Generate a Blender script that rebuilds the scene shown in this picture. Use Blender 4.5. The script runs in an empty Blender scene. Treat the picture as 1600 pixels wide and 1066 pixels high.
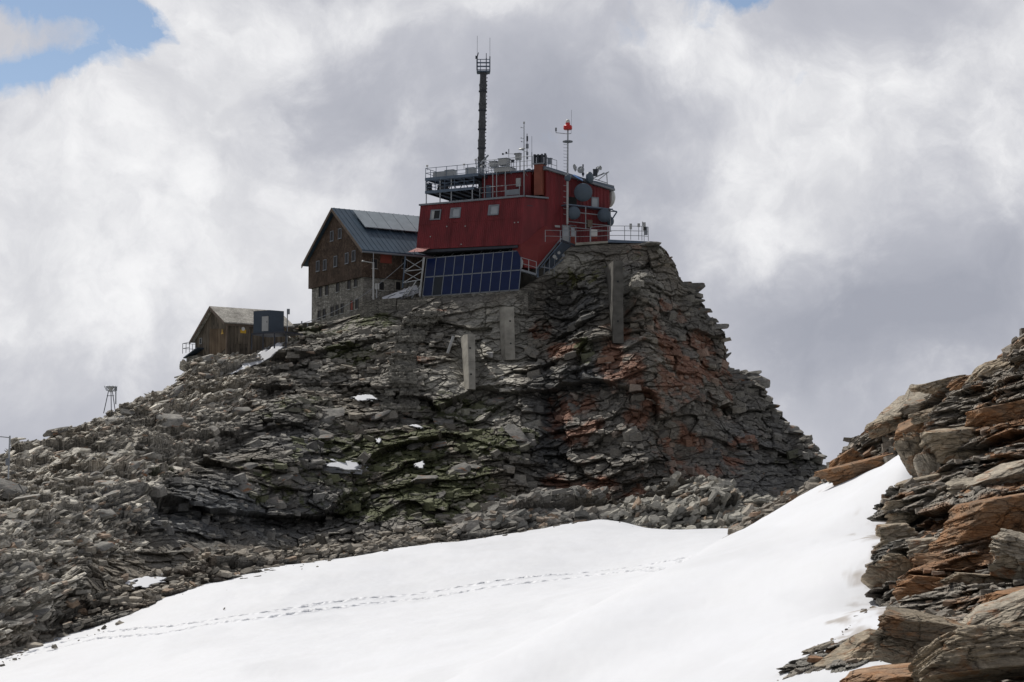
import bpy, math, random
import numpy as np
from mathutils import Vector, Matrix
random.seed(7)
R = math.radians
# ------------------------------------------------------------------ camera / world / sun
sc = bpy.context.scene
F = 3200.0; HY = 850.0
PITCH = math.atan((HY - 533) / F)
SP, CP = math.sin(PITCH), math.cos(PITCH)
cam_d = bpy.data.cameras.new('camera'); cam = bpy.data.objects.new('camera', cam_d)
sc.collection.objects.link(cam); sc.camera = cam
cam_d.sensor_width = 36; cam_d.lens = 36 * F / 1600; cam_d.clip_start = 0.5; cam_d.clip_end = 30000
cam.rotation_euler = (math.pi / 2 + PITCH, 0, 0)
sc.view_settings.view_transform = 'Standard'; sc.view_settings.look = 'None'
sc.view_settings.exposure = 0.13; sc.view_settings.gamma = 1.0
SUN_AZ, SUN_EL = -34.0, 50.0          # degrees left of straight ahead, above the horizon
sd = Vector((math.cos(R(SUN_EL)) * math.sin(R(SUN_AZ)), math.cos(R(SUN_EL)) * math.cos(R(SUN_AZ)), math.sin(R(SUN_EL))))
sl = bpy.data.lights.new('sun', 'SUN'); sun = bpy.data.objects.new('sun', sl); sc.collection.objects.link(sun)
sl.energy = 3.4; sl.angle = R(0.6); sl.color = (1.0, 0.955, 0.89)
sun.rotation_euler = (-sd).to_track_quat('-Z', 'Y').to_euler()

def ray(px, py):
    u = (px - 800) / F; v = (533 - py) / F
    return np.array([u, CP - v * SP, SP + v * CP])
def P(px, py, Y):
    d = ray(px, py); return Vector(tuple(d * (Y / d[1])))
def hit(px, py, p0, n):
    d = Vector(tuple(ray(px, py))); return d * (Vector(p0).dot(n) / d.dot(n))
def PV(px, py, Y):          # arrays
    u = (px - 800) / F; v = (533 - py) / F
    dy = CP - v * SP; dz = SP + v * CP
    return np.stack([u * Y / dy, Y + 0 * u, dz * Y / dy], -1)

world = bpy.data.worlds.new('World'); sc.world = world; world.use_nodes = True
def build_world():
    nt = world.node_tree; N = nt.nodes; L = nt.links; N.clear()
    def nd(t, **k):
        n = N.new(t)
        for a, b in k.items(): setattr(n, a, b)
        return n
    def m(op, a, b=None, c=None, clamp=False):
        n = nd('ShaderNodeMath', operation=op, use_clamp=clamp)
        for i, v in enumerate((a, b, c)):
            if v is None: continue
            if isinstance(v, (int, float)): n.inputs[i].default_value = v
            else: L.new(v, n.inputs[i])
        return n.outputs[0]
    out = nd('ShaderNodeOutputWorld'); bg = nd('ShaderNodeBackground'); L.new(bg.outputs[0], out.inputs[0])
    tc = nd('ShaderNodeTexCoord'); D = tc.outputs['Generated']
    sky = nd('ShaderNodeTexSky', sky_type='NISHITA'); sky.sun_disc = False
    sky.sun_elevation = R(SUN_EL); sky.sun_rotation = R(SUN_AZ); sky.altitude = 3000
    sky.air_density = 1.0; sky.dust_density = 0.6; sky.ozone_density = 1.5
    def noise(scale, detail, rough, off=0.0, out='Fac', vec=None, dist=0.0):
        mp = nd('ShaderNodeMapping'); mp.inputs['Location'].default_value = (off, off * 1.7, off * .6)
        L.new(vec or D, mp.inputs['Vector'])
        n = nd('ShaderNodeTexNoise'); n.inputs['Scale'].default_value = scale; n.inputs['Detail'].default_value = detail
        n.inputs['Roughness'].default_value = rough; n.inputs['Distortion'].default_value = dist
        L.new(mp.outputs[0], n.inputs['Vector']); return n.outputs[out]
    # two-step domain warp of the view direction
    def warp(vec, scale, amt, off, detail=6, rough=.55):
        c = noise(scale, detail, rough, off, 'Color', vec)
        s = nd('ShaderNodeVectorMath', operation='SUBTRACT'); L.new(c, s.inputs[0]); s.inputs[1].default_value = (.5, .5, .5)
        k = nd('ShaderNodeVectorMath', operation='SCALE'); L.new(s.outputs[0], k.inputs[0]); k.inputs['Scale'].default_value = amt
        a = nd('ShaderNodeVectorMath', operation='ADD'); L.new(vec, a.inputs[0]); L.new(k.outputs[0], a.inputs[1]); return a.outputs[0]
    W1 = warp(D, 7, .085, 3.1, 3); W = warp(W1, 26, .034, 9.2, 8, .62)
    sx = nd('ShaderNodeSeparateXYZ'); L.new(W, sx.inputs[0]); X, Y, Z = sx.outputs
    s0 = nd('ShaderNodeSeparateXYZ'); L.new(D, s0.inputs[0])
    def blob(px, py, rx, ry, wgt, rot=0.0, sharp=1.0):
        d = ray(px, py); d = d / np.linalg.norm(d)
        cx, cz = float(d[0]), float(d[2]); ax, az = rx / F, ry / F
        c, s = math.cos(R(rot)), math.sin(R(rot))
        dx = m('SUBTRACT', X, cx); dz = m('SUBTRACT', Z, cz)
        a = m('ADD', m('MULTIPLY', dx, c / ax), m('MULTIPLY', dz, s / ax))
        b = m('ADD', m('MULTIPLY', dx, -s / az), m('MULTIPLY', dz, c / az))
        r2 = m('ADD', m('MULTIPLY', a, a), m('MULTIPLY', b, b))
        if sharp != 1.0: r2 = m('POWER', r2, sharp)
        g = m('POWER', 2.718, m('MULTIPLY', r2, -1.0))
        g = m('MULTIPLY', g, m('GREATER_THAN', s0.outputs[1], 0.0))
        return m('MULTIPLY', g, wgt)
    def total(bl):
        acc = None
        for b in bl:
            g = blob(*b); acc = g if acc is None else m('ADD', acc, g)
        return acc
    def mrange(x, a, b, c, d, st='SMOOTHSTEP'):
        r = nd('ShaderNodeMapRange', interpolation_type=st); L.new(x, r.inputs[0])
        for i, v in enumerate((a, b, c, d)): r.inputs[i + 1].default_value = v
        return r.outputs[0]
    def mixc(f, a, c):
        n = nd('ShaderNodeMix', data_type='RGBA'); L.new(f, n.inputs[0])
        for i, v in ((6, a), (7, c)):
            if isinstance(v, tuple): n.inputs[i].default_value = v + (1,)
            else: L.new(v, n.inputs[i])
        return n.outputs[2]
    f1 = noise(5.0, 7, .5, 1.3, vec=W1); f2 = noise(17, 10, .60, 4.4, vec=W1); f4 = noise(38, 10, .58, 6.1, vec=W)
    dk = total(DARK_BLOBS); lt = total(LIGHT_BLOBS)
    base = m('ADD', m('ADD', m('MULTIPLY', m('SUBTRACT', f1, .5), .9), m('MULTIPLY', m('SUBTRACT', f2, .5), .55)), m('SUBTRACT', .5, dk))
    base = m('ADD', base, m('MULTIPLY', lt, .25))
    cr = nd('ShaderNodeValToRGB'); L.new(base, cr.inputs[0]); e = cr.color_ramp.elements
    e[0].position = 0.05; e[0].color = (.335, .350, .405, 1)
    e[1].position = .95; e[1].color = (.70, .70, .72, 1)
    x = e.new(.4); x.color = (.47, .48, .53, 1); x = e.new(.66); x.color = (.60, .605, .64, 1)
    puff = m('ADD', lt, m('ADD', m('MULTIPLY', m('SUBTRACT', f2, .5), 1.5), m('MULTIPLY', m('SUBTRACT', f4, .5), .55)))
    bm_ = mrange(puff, .05, .95, 0, 1)
    shade = m('ADD', m('MULTIPLY', m('SUBTRACT', f4, .5), 1.3), m('MULTIPLY', m('SUBTRACT', noise(11, 8, .55, 8.8, vec=W1), .5), 1.6))
    pc = mixc(mrange(shade, -.50, .45, 0, 1), (.62, .625, .655), (.86, .86, .87))
    cloud = mixc(bm_, cr.outputs[0], pc)
    # blue gaps
    bl = None
    for b in BLUE_BLOBS:
        g = blob(*b); bl = g if bl is None else m('ADD', bl, g)
    f3 = noise(11, 9, .6, 7.7, vec=W)
    up = m('MULTIPLY', m('SUBTRACT', s0.outputs[2], .34), 3.0, clamp=True)          # broken cloud overhead
    bm = m('MULTIPLY', m('ADD', m('ADD', m('MULTIPLY', m('SUBTRACT', f3, .5), 2.3), m('SUBTRACT', bl, .36)), m('MULTIPLY', up, .40)), 2.4, clamp=True)
    skc = nd('ShaderNodeVectorMath', operation='MULTIPLY'); L.new(sky.outputs[0], skc.inputs[0]); skc.inputs[1].default_value = (.125, .108, .092)
    mx = nd('ShaderNodeMix', data_type='RGBA'); L.new(bm, mx.inputs[0]); L.new(cloud, mx.inputs[6]); L.new(skc.outputs[0], mx.inputs[7])
    # clouds away from the sun are darker
    f = m('MULTIPLY_ADD', s0.outputs[1], .25, .75); f = m('MAXIMUM', m('MINIMUM', f, .93), .55)
    f = m('MULTIPLY', f, m('SUBTRACT', 1.0, m('MULTIPLY', up, .35)))
    f = m('DIVIDE', f, .93)
    sc_ = nd('ShaderNodeVectorMath', operation='SCALE'); L.new(mx.outputs[2], sc_.inputs[0]); L.new(f, sc_.inputs['Scale'])
    L.new(sc_.outputs[0], bg.inputs[0]); bg.inputs[1].default_value = 1.0
# px, py, rx, ry, weight, rotation
LIGHT_BLOBS = [
    (230, 200, 210, 130, .75, 30), (340, 60, 120, 90, .55, 20), (60, 350, 190, 130, .50, 0), (440, 330, 170, 110, .42), (240, 440, 260, 110, .40), (560, -10, 260, 46, .45), (900, 0, 200, 40, .35),
    (1095, 90, 80, 90, .62, 60), (1190, 330, 110, 130, .52, 75), (1280, 190, 110, 130, .48, 70), (1450, 110, 220, 110, .44, 20), (1560, 260, 120, 110, .42), (80, 500, 210, 110, .40), (1150, 410, 60, 50, .30), (1380, 640, 140, 60, .15), (60, 210, 100, 50, .35)]
DARK_BLOBS = [(620, 190, 280, 150, .30), (900, 240, 190, 190, .36), (1430, 520, 260, 130, .34), (1220, 560, 120, 110, .16), (290, 250, 40, 50, .15), (1010, 400, 110, 90, .12), (330, 520, 160, 60, .10)]
BLUE_BLOBS = [(60, 5, 200, 42, 1.0), (60, 118, 150, 36, 1.0, 12), (210, 30, 60, 30, .6), (190, 18, 60, 30, .55), (1175, 0, 70, 30, 1.6), (170, 75, 70, 20, .35, 10)]
build_world()

# ------------------------------------------------------------------ numpy noise
def _h(ix, iy, iz, seed):
    h = (ix.astype(np.int64) * 374761393 + iy.astype(np.int64) * 668265263 + iz.astype(np.int64) * 2147483647 + seed * 1274126177) & 0xFFFFFFFF
    h = ((h ^ (h >> 13)) * 1274126177) & 0xFFFFFFFF
    h = ((h ^ (h >> 16)) * 2246822519) & 0xFFFFFFFF
    h = h ^ (h >> 15)
    return (h & 0xFFFFFF) / float(0x1000000)
def vn(p, seed=0):
    i = np.floor(p); f = p - i; f = f * f * (3 - 2 * f)
    x, y, z = i[..., 0], i[..., 1], i[..., 2]; r = 0
    for dx in (0, 1):
        wx = f[..., 0] if dx else 1 - f[..., 0]
        for dy in (0, 1):
            wy = f[..., 1] if dy else 1 - f[..., 1]
            for dz in (0, 1):
                wz = f[..., 2] if dz else 1 - f[..., 2]
                r = r + wx * wy * wz * _h(x + dx, y + dy, z + dz, seed)
    return r
def fbm(p, octv=4, seed=0, gain=.5):
    a, s, r = 1.0, 0.0, 0
    for k in range(octv):
        r = r + a * vn(p * (2.03 ** k) + 17.3 * k, seed + k); s += a; a *= gain
    return r / s
def vor(a, b, seed):
    ia, ib = np.floor(a), np.floor(b); z = np.zeros_like(ia)
    f1 = np.full(a.shape, 9.); f2 = np.full(a.shape, 9.)
    ca = np.zeros_like(a); cb = np.zeros_like(a); ja = np.zeros_like(a); jb = np.zeros_like(a)
    for di in (-1, 0, 1):
        for dj in (-1, 0, 1):
            xa, xb = ia + di, ib + dj
            pa = xa + .1 + .8 * _h(xa, xb, z, seed); pb = xb + .1 + .8 * _h(xa, xb, z + 1, seed)
            d = np.abs(a - pa) * .62 + np.abs(b - pb) * .62 + .35 * np.hypot(a - pa, b - pb)
            nw = d < f1
            f2 = np.where(nw, f1, np.minimum(f2, d)); f1 = np.where(nw, d, f1)
            ca = np.where(nw, pa, ca); cb = np.where(nw, pb, cb); ja = np.where(nw, xa, ja); jb = np.where(nw, xb, jb)
    return f2 - f1, a - ca, b - cb, _h(ja, jb, z + 2, seed), _h(ja, jb, z + 3, seed), _h(ja, jb, z + 4, seed)
def sst(e0, e1, x):
    t = np.clip((x - e0) / (e1 - e0), 0, 1); return t * t * (3 - 2 * t)
def fracture(W, scales, dip, seed, warp=1.0):
    """blocky strata displacement; W world points; returns displacement, crack mask, cell tone"""
    x, z, y = W[..., 0], W[..., 2], W[..., 1]
    q = W * np.array([.13, .10, .22])
    wa = (fbm(q, 2, seed + 50) - .5) * 2.6 * warp; wb = (fbm(q + 31, 2, seed + 60) - .5) * 1.9 * warp
    dl = R(dip) if np.isscalar(dip) else np.radians(dip)
    a = x * np.cos(dl) + z * np.sin(dl) + wa; b = -x * np.sin(dl) + z * np.cos(dl) + wb + y * .15
    D = 0; crack = 0; tone = 0; tw = 0
    for k, (w, h, amp) in enumerate(scales):
        e, da, db, r1, r2, r3 = vor(a / w + (fbm(W * 1.7 / w, 2, seed + 70 + k) - .5) * .22, b / h + (fbm(W * 1.1 / h, 2, seed + 80 + k) - .5) * .2, seed + k * 7)
        D = D + amp * ((r1 - .5) * 1.3 + (r2 - .5) * 1.1 * da - (.15 + .75 * r3) * db)
        c = 1 - sst(0, min(.10, .11 / h), e); D = D - min(amp * .42, .22) * c
        crack = np.maximum(crack, c * (.75, 1, .8, .6, .5)[k]); tone = tone + r3 * (.8 ** k); tw += .8 ** k
    return D, crack, tone / tw

# ------------------------------------------------------------------ mesh helpers
def link(o):
    sc.collection.objects.link(o); return o
def tag(o, label=None, cat=None, group=None, kind=None):
    if label: o['label'] = label
    if cat: o['category'] = cat
    if group: o['group'] = group
    if kind: o['kind'] = kind
    return o
def thing(name, label, cat, loc=(0, 0, 0), group=None, rz=0.0):
    o = link(bpy.data.objects.new(name, None)); o.location = loc; o.rotation_euler = (0, 0, rz); o.empty_display_size = .3
    return tag(o, label, cat, group)
def grid_mesh(name, V, mat, col=None, smooth=False):
    nu, nv = V.shape[:2]
    me = bpy.data.meshes.new(name)
    idx = np.arange(nu * nv).reshape(nu, nv)
    q = np.stack([idx[:-1, :-1], idx[1:, :-1], idx[1:, 1:], idx[:-1, 1:]], -1).reshape(-1, 4)
    me.vertices.add(nu * nv); me.vertices.foreach_set('co', V.reshape(-1, 3).astype(np.float32).ravel())
    me.loops.add(q.size); me.loops.foreach_set('vertex_index', q.ravel().astype(np.int32))
    me.polygons.add(len(q)); me.polygons.foreach_set('loop_start', (np.arange(len(q)) * 4).astype(np.int32))
    me.update(calc_edges=True)
    me.polygons.foreach_set('use_smooth', np.full(len(q), smooth))
    if col is not None:
        at = me.color_attributes.new('Col', 'FLOAT_COLOR', 'POINT')
        c = np.concatenate([col.reshape(-1, 3), np.ones((nu * nv, 1))], 1).astype(np.float32)
        at.data.foreach_set('color', c.ravel())
    me.materials.append(mat)
    o = link(bpy.data.objects.new(name, me)); return o
def upsample(C, n0, n1, dens0=None, dens1=None):
    """Catmull-Rom upsampling of a control grid; dens = weights of each span"""
    def ax(A, n, dens):
        k = A.shape[0]
        w = np.ones(k - 1) if dens is None else np.array(dens, float)
        t = np.interp(np.linspace(0, 1, n), np.concatenate([[0], np.cumsum(w) / w.sum()]), np.arange(k))
        i = np.clip(np.floor(t).astype(int), 0, k - 2); f = (t - i).reshape((-1,) + (1,) * (A.ndim - 1))
        p0 = A[np.maximum(i - 1, 0)]; p1 = A[i]; p2 = A[i + 1]; p3 = A[np.minimum(i + 2, k - 1)]
        m1 = (p2 - p0) * .35; m2 = (p3 - p1) * .35
        f2, f3 = f * f, f * f * f
        return (2 * f3 - 3 * f2 + 1) * p1 + (f3 - 2 * f2 + f) * m1 + (-2 * f3 + 3 * f2) * p2 + (f3 - f2) * m2
    B = ax(C, n0, dens0); B = np.swapaxes(ax(np.swapaxes(B, 0, 1), n1, dens1), 0, 1); return B
def normals(V, flip_to=(0, -1, .5)):
    du = np.gradient(V, axis=0); dv = np.gradient(V, axis=1)
    n = np.cross(du, dv); n /= np.linalg.norm(n, axis=-1, keepdims=True) + 1e-9
    s = np.sign((n * np.array(flip_to)).sum(-1, keepdims=True)); s[s == 0] = 1
    return n * s
def proj(V):
    """pixel position of world points"""
    x, y, z = V[..., 0], V[..., 1], V[..., 2]
    cz = y * CP + z * SP; cy = -y * SP + z * CP
    return 800 + F * x / cz, 533 - F * cy / cz
def blobmask(px, py, blobs):
    m = np.zeros_like(px)
    for b in blobs:
        cx, cy, rx, ry, w = b[:5]; rot = R(b[5]) if len(b) > 5 else 0
        dx, dy = px - cx, py - cy
        a = (dx * math.cos(rot) - dy * math.sin(rot)) / rx; c = (dx * math.sin(rot) + dy * math.cos(rot)) / ry
        m = np.maximum(m, w * np.exp(-(a * a + c * c) ** 1.5))
    return m
def poly_mesh(name, verts, faces_flat, sizes, mat, col=None):
    me = bpy.data.meshes.new(name); me.vertices.add(len(verts)); me.vertices.foreach_set('co', verts.astype(np.float32).ravel())
    me.loops.add(len(faces_flat)); me.loops.foreach_set('vertex_index', faces_flat.astype(np.int32))
    st = np.concatenate([[0], np.cumsum(sizes)[:-1]])
    me.polygons.add(len(sizes)); me.polygons.foreach_set('loop_start', st.astype(np.int32))
    me.update(calc_edges=True); me.polygons.foreach_set('use_smooth', np.zeros(len(sizes), bool))
    if col is not None:
        at = me.color_attributes.new('Col', 'FLOAT_COLOR', 'POINT')
        at.data.foreach_set('color', np.concatenate([col, np.ones((len(verts), 1))], 1).astype(np.float32).ravel())
    me.materials.append(mat); return link(bpy.data.objects.new(name, me))
def slabs(name, pos, nrm, size, mat, col, seed, thick=(.10, .30), elong=(.4, .8), strike=None):
    """many angular stone slabs in one mesh: irregular 7-gon prisms"""
    rg = np.random.default_rng(seed); n = len(pos); K = 7
    nrm = nrm / np.linalg.norm(nrm, axis=1, keepdims=True)
    if strike is None: strike = np.tile(np.array([1., .1, .2]), (n, 1)) + rg.normal(0, .45, (n, 3))
    t = strike - nrm * (strike * nrm).sum(1, keepdims=True); t /= np.linalg.norm(t, axis=1, keepdims=True); b = np.cross(nrm, t)
    ang = (np.arange(K) / K)[None] * 2 * np.pi + rg.uniform(-.38, .38, (n, K)); rad = rg.uniform(.62, 1.0, (n, K))
    el = rg.uniform(*elong, (n, 1)); th = rg.uniform(*thick, (n, 1)) * size[:, None]
    A = np.cos(ang) * rad * size[:, None]; B = np.sin(ang) * rad * size[:, None] * el
    Vs = []
    for sgn, shr in ((1, rg.uniform(.72, .98, (n, K))), (-1, rg.uniform(.85, 1.1, (n, K)))):
        hgt = sgn * th * rg.uniform(.75, 1.15, (n, K)) + A * rg.uniform(-.1, .1, (n, 1)) * sgn
        Vs.append(pos[:, None] + t[:, None] * (A * shr)[..., None] + b[:, None] * (B * shr)[..., None] + nrm[:, None] * hgt[..., None])
    V = np.concatenate(Vs, 1)                                  # n, 14, 3
    base = (np.arange(n) * 14)[:, None]
    top = base + np.arange(K)[None]; bot = base + 7 + np.arange(K)[::-1][None]
    k = np.arange(K); sd_ = np.stack([k, k + 7, (k + 1) % K + 7, (k + 1) % K], 1)[:, ::-1][None] + base[:, :, None]
    flat = np.concatenate([top, bot, sd_[..., ::-1].reshape(n, -1)], 1).ravel()
    sizes = np.tile(np.array([K, K] + [4] * K), n)
    return poly_mesh(name, V.reshape(-1, 3), flat, sizes, mat, np.repeat(col, 14, 0))

class MB:
    def __init__(s): s.v = []; s.f = []
    def add(s, vs, fs):
        b = len(s.v); s.v += [Vector(v) for v in vs]; s.f += [tuple(i + b for i in f) for f in fs]; return s
    def hexa(s, p):      # 8 points: bottom 4 (ccw), top 4
        return s.add(p, [(3, 2, 1, 0), (4, 5, 6, 7), (0, 1, 5, 4), (1, 2, 6, 5), (2, 3, 7, 6), (3, 0, 4, 7)])
    def box(s, o, a, b, c):   # origin and three edge vectors
        o, a, b, c = map(Vector, (o, a, b, c)); return s.hexa([o, o + a, o + a + b, o + b, o + c, o + a + c, o + a + b + c, o + b + c])
    def cbox(s, c, a, b, d):
        c, a, b, d = map(Vector, (c, a, b, d)); return s.box(c - a / 2 - b / 2 - d / 2, a, b, d)
    def beam(s, p, q, w, h=None, up=(0, 0, 1)):
        p, q = Vector(p), Vector(q); h = h or w; d = (q - p).normalized(); u = Vector(up)
        if abs(d.dot(u)) > .98: u = Vector((0, 1, 0))
        x = d.cross(u).normalized() * w; y = x.cross(d).normalized() * h
        return s.box(p - x / 2 - y / 2, x, y, q - p)
    def tube(s, p, q, r, n=8, r2=None):
        p, q = Vector(p), Vector(q); r2 = r if r2 is None else r2
        d = (q - p).normalized(); u = Vector((0, 0, 1)) if abs(d.z) < .9 else Vector((1, 0, 0))
        x = d.cross(u).normalized(); y = d.cross(x)
        vs = [c + (x * math.cos(2 * math.pi * k / n) + y * math.sin(2 * math.pi * k / n)) * rr for c, rr in ((p, r), (q, r2)) for k in range(n)]
        return s.add(vs, [tuple(range(n)), tuple(range(2 * n - 1, n - 1, -1))] + [(k, k + n, (k + 1) % n + n, (k + 1) % n) for k in range(n)])
    def lathe(s, c, axis, prof, n=20):   # prof: (radius, along)
        c, d = Vector(c), Vector(axis).normalized(); u = Vector((0, 0, 1)) if abs(d.z) < .9 else Vector((1, 0, 0))
        x = d.cross(u).normalized(); y = d.cross(x); vs = []
        for r, a in prof: vs += [c + d * a + (x * math.cos(2 * math.pi * k / n) + y * math.sin(2 * math.pi * k / n)) * max(r, 1e-4) for k in range(n)]
        fs = [(i * n + k, i * n + (k + 1) % n, (i + 1) * n + (k + 1) % n, (i + 1) * n + k) for i in range(len(prof) - 1) for k in range(n)]
        return s.add(vs, fs)
    def prism(s, poly, vec):
        n = len(poly); vec = Vector(vec); vs = [Vector(p) for p in poly] + [Vector(p) + vec for p in poly]
        return s.add(vs, [tuple(range(n)), tuple(range(2 * n - 1, n - 1, -1))] + [(k, k + n, (k + 1) % n + n, (k + 1) % n) for k in range(n)])
    def build(s, name, mat, parent=None, origin=None, smooth=False):
        me = bpy.data.meshes.new(name)
        o = Vector(parent_loc(parent)) if parent else (Vector(origin) if origin is not None else sum(s.v, Vector()) / len(s.v))
        me.from_pydata([tuple(v - o) for v in s.v], [], s.f); me.update()
        import bmesh
        bm = bmesh.new(); bm.from_mesh(me); bmesh.ops.recalc_face_normals(bm, faces=bm.faces); bm.to_mesh(me); bm.free()
        if smooth:
            for p in me.polygons: p.use_smooth = True
            try: me.set_sharp_from_angle(angle=R(38))
            except Exception: pass
        me.materials.append(mat); ob = link(bpy.data.objects.new(name, me))
        if parent: ob.parent = parent
        else: ob.location = o
        return ob
def parent_loc(p):
    l = Vector((0, 0, 0))
    while p is not None: l += p.location; p = p.parent
    return l

# ------------------------------------------------------------------ materials
def new_mat(name):
    m = bpy.data.materials.new(name); m.use_nodes = True; nt = m.node_tree; b = nt.nodes['Principled BSDF']; return m, nt, b
def plain(name, col, rough=.6, metal=0.0, var=.12, scale=2.0, bump=0.0, spec=.4, streak=0.0):
    m, nt, b = new_mat(name); N, L = nt.nodes, nt.links
    g = N.new('ShaderNodeNewGeometry'); n = N.new('ShaderNodeTexNoise'); n.inputs['Scale'].default_value = scale; n.inputs['Detail'].default_value = 6
    mp = N.new('ShaderNodeMapping'); mp.inputs['Scale'].default_value = (1, 1, .25 if streak else 1); L.new(g.outputs['Position'], mp.inputs[0]); L.new(mp.outputs[0], n.inputs['Vector'])
    r = N.new('ShaderNodeMapRange'); r.inputs['From Min'].default_value = .3; r.inputs['From Max'].default_value = .7
    r.inputs['To Min'].default_value = 1 - var; r.inputs['To Max'].default_value = 1 + var; L.new(n.outputs['Fac'], r.inputs[0])
    v = N.new('ShaderNodeVectorMath'); v.operation = 'SCALE'; v.inputs[0].default_value = col; L.new(r.outputs[0], v.inputs['Scale'])
    L.new(v.outputs[0], b.inputs['Base Color']); b.inputs['Roughness'].default_value = rough; b.inputs['Metallic'].default_value = metal
    b.inputs['Specular IOR Level'].default_value = spec
    if bump:
        bp = N.new('ShaderNodeBump'); bp.inputs['Strength'].default_value = bump; bp.inputs['Distance'].default_value = .05
        L.new(n.outputs['Fac'], bp.inputs['Height']); L.new(bp.outputs[0], b.inputs['Normal'])
    return m
def rock_mat(name, attr=True, ca=(.20, .19, .17), cb=(.09, .088, .085), fine=5.0, bumpd=.08, rust=0.0, rustcol=(.27, .12, .05), strata=3.0, rnd=0.25, cr=0.0, crs=1.0):
    m, nt, b = new_mat(name); N, L = nt.nodes, nt.links
    g = N.new('ShaderNodeNewGeometry'); P_ = g.outputs['Position']
    def noise(scale, det, sv=None, rough=.6, dist=0):
        n = N.new('ShaderNodeTexNoise'); n.inputs['Scale'].default_value = scale; n.inputs['Detail'].default_value = det; n.inputs['Roughness'].default_value = rough
        n.inputs['Distortion'].default_value = dist
        mp = N.new('ShaderNodeMapping'); mp.inputs['Scale'].default_value = sv or (1, 1, 1); mp.inputs['Rotation'].default_value = (0, R(-12), 0)
        L.new(P_, mp.inputs[0]); L.new(mp.outputs[0], n.inputs['Vector']); return n.outputs['Fac']
    def mr(x, a, b_, c, d):
        r = N.new('ShaderNodeMapRange'); r.inputs[1].default_value = a; r.inputs[2].default_value = b_; r.inputs[3].default_value = c; r.inputs[4].default_value = d
        L.new(x, r.inputs[0]); return r.outputs[0]
    def mix(f, a, c, mode='MIX'):
        n = N.new('ShaderNodeMix'); n.data_type = 'RGBA'; n.blend_type = mode
        for i, v in ((0, f), (6, a), (7, c)):
            if isinstance(v, tuple): n.inputs[i].default_value = v + (1,)
            elif isinstance(v, float): n.inputs[i].default_value = v
            else: L.new(v, n.inputs[i])
        return n.outputs[2]
    n1 = noise(fine * .35, 8); n2 = noise(fine, 9, (1, 1, strata), .68); n3 = noise(fine * 4.5, 5, (1, 1, 1.6), .7)
    if attr:
        a = N.new('ShaderNodeAttribute'); a.attribute_name = 'Col'; base = a.outputs['Color']
    else:
        base = mix(mr(n1, .35, .65, 0, 1), cb, ca)
        oi = N.new('ShaderNodeObjectInfo'); v = N.new('ShaderNodeVectorMath'); v.operation = 'SCALE'
        L.new(base, v.inputs[0]); L.new(mr(oi.outputs['Random'], 0, 1, 1 - rnd, 1 + rnd), v.inputs['Scale']); base = v.outputs[0]
    if rust:
        base = mix(mr(noise(fine * .28, 6, (1, 1, 2.2), .62, .8), .58 - rust * .2, .68 - rust * .15, 0, .85), base, rustcol)
    v = N.new('ShaderNodeVectorMath'); v.operation = 'SCALE'; L.new(base, v.inputs[0])
    mm = N.new('ShaderNodeMath'); mm.operation = 'MULTIPLY'; L.new(mr(n2, .3, .7, .62, 1.4), mm.inputs[0]); L.new(mr(n3, .3, .7, .78, 1.22), mm.inputs[1])
    crk = None
    if cr:
        mp = N.new('ShaderNodeMapping'); mp.inputs['Scale'].default_value = (1, 1, 4.2); mp.inputs['Rotation'].default_value = (0, R(-14), 0); L.new(P_, mp.inputs[0])
        nz = N.new('ShaderNodeTexNoise'); nz.inputs['Scale'].default_value = 1.6 * crs; nz.inputs['Detail'].default_value = 4; L.new(mp.outputs[0], nz.inputs['Vector'])
        vm = N.new('ShaderNodeVectorMath'); vm.operation = 'MULTIPLY_ADD'; L.new(nz.outputs['Color'], vm.inputs[0]); vm.inputs[1].default_value = (.6 / crs,) * 3; L.new(mp.outputs[0], vm.inputs[2])
        ve = N.new('ShaderNodeTexVoronoi'); ve.feature = 'DISTANCE_TO_EDGE'; ve.inputs['Scale'].default_value = crs; L.new(vm.outputs[0], ve.inputs['Vector'])
        crk = mr(ve.outputs['Distance'], 0, .022, 0, 1); m3 = N.new('ShaderNodeMath'); m3.operation = 'MULTIPLY'; L.new(mm.outputs[0], m3.inputs[0]); L.new(mr(ve.outputs['Distance'], 0, .018, 1 - cr, 1), m3.inputs[1]); mm = m3
    L.new(mm.outputs[0], v.inputs['Scale'])
    L.new(v.outputs[0], b.inputs['Base Color']); b.inputs['Roughness'].default_value = .85; b.inputs['Specular IOR Level'].default_value = .25
    ad = N.new('ShaderNodeMath'); ad.operation = 'MULTIPLY_ADD'; L.new(n3, ad.inputs[0]); ad.inputs[1].default_value = .35; L.new(n2, ad.inputs[2])
    if crk is not None:
        a4 = N.new('ShaderNodeMath'); a4.operation = 'MULTIPLY_ADD'; L.new(crk, a4.inputs[0]); a4.inputs[1].default_value = .8; L.new(ad.outputs[0], a4.inputs[2]); ad = a4
    bp = N.new('ShaderNodeBump'); bp.inputs['Strength'].default_value = 1.0; bp.inputs['Distance'].default_value = bumpd
    L.new(ad.outputs[0], bp.inputs['Height']); L.new(bp.outputs[0], b.inputs['Normal'])
    return m
M = {}
M['rock'] = rock_mat('mat_hill_rock', True, fine=2.2, bumpd=.16, strata=1.8, cr=.45, crs=.9)
M['slab'] = rock_mat('mat_slab', True, fine=3.5, bumpd=.08)
M['slab_one'] = rock_mat('mat_slab_single', False, (.27, .26, .235), (.14, .137, .13), fine=3.0, bumpd=.06, rust=.05)
M['near'] = rock_mat('mat_near_rock', True, fine=7.0, bumpd=.06, strata=4.5, cr=.5, crs=2.2)
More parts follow.
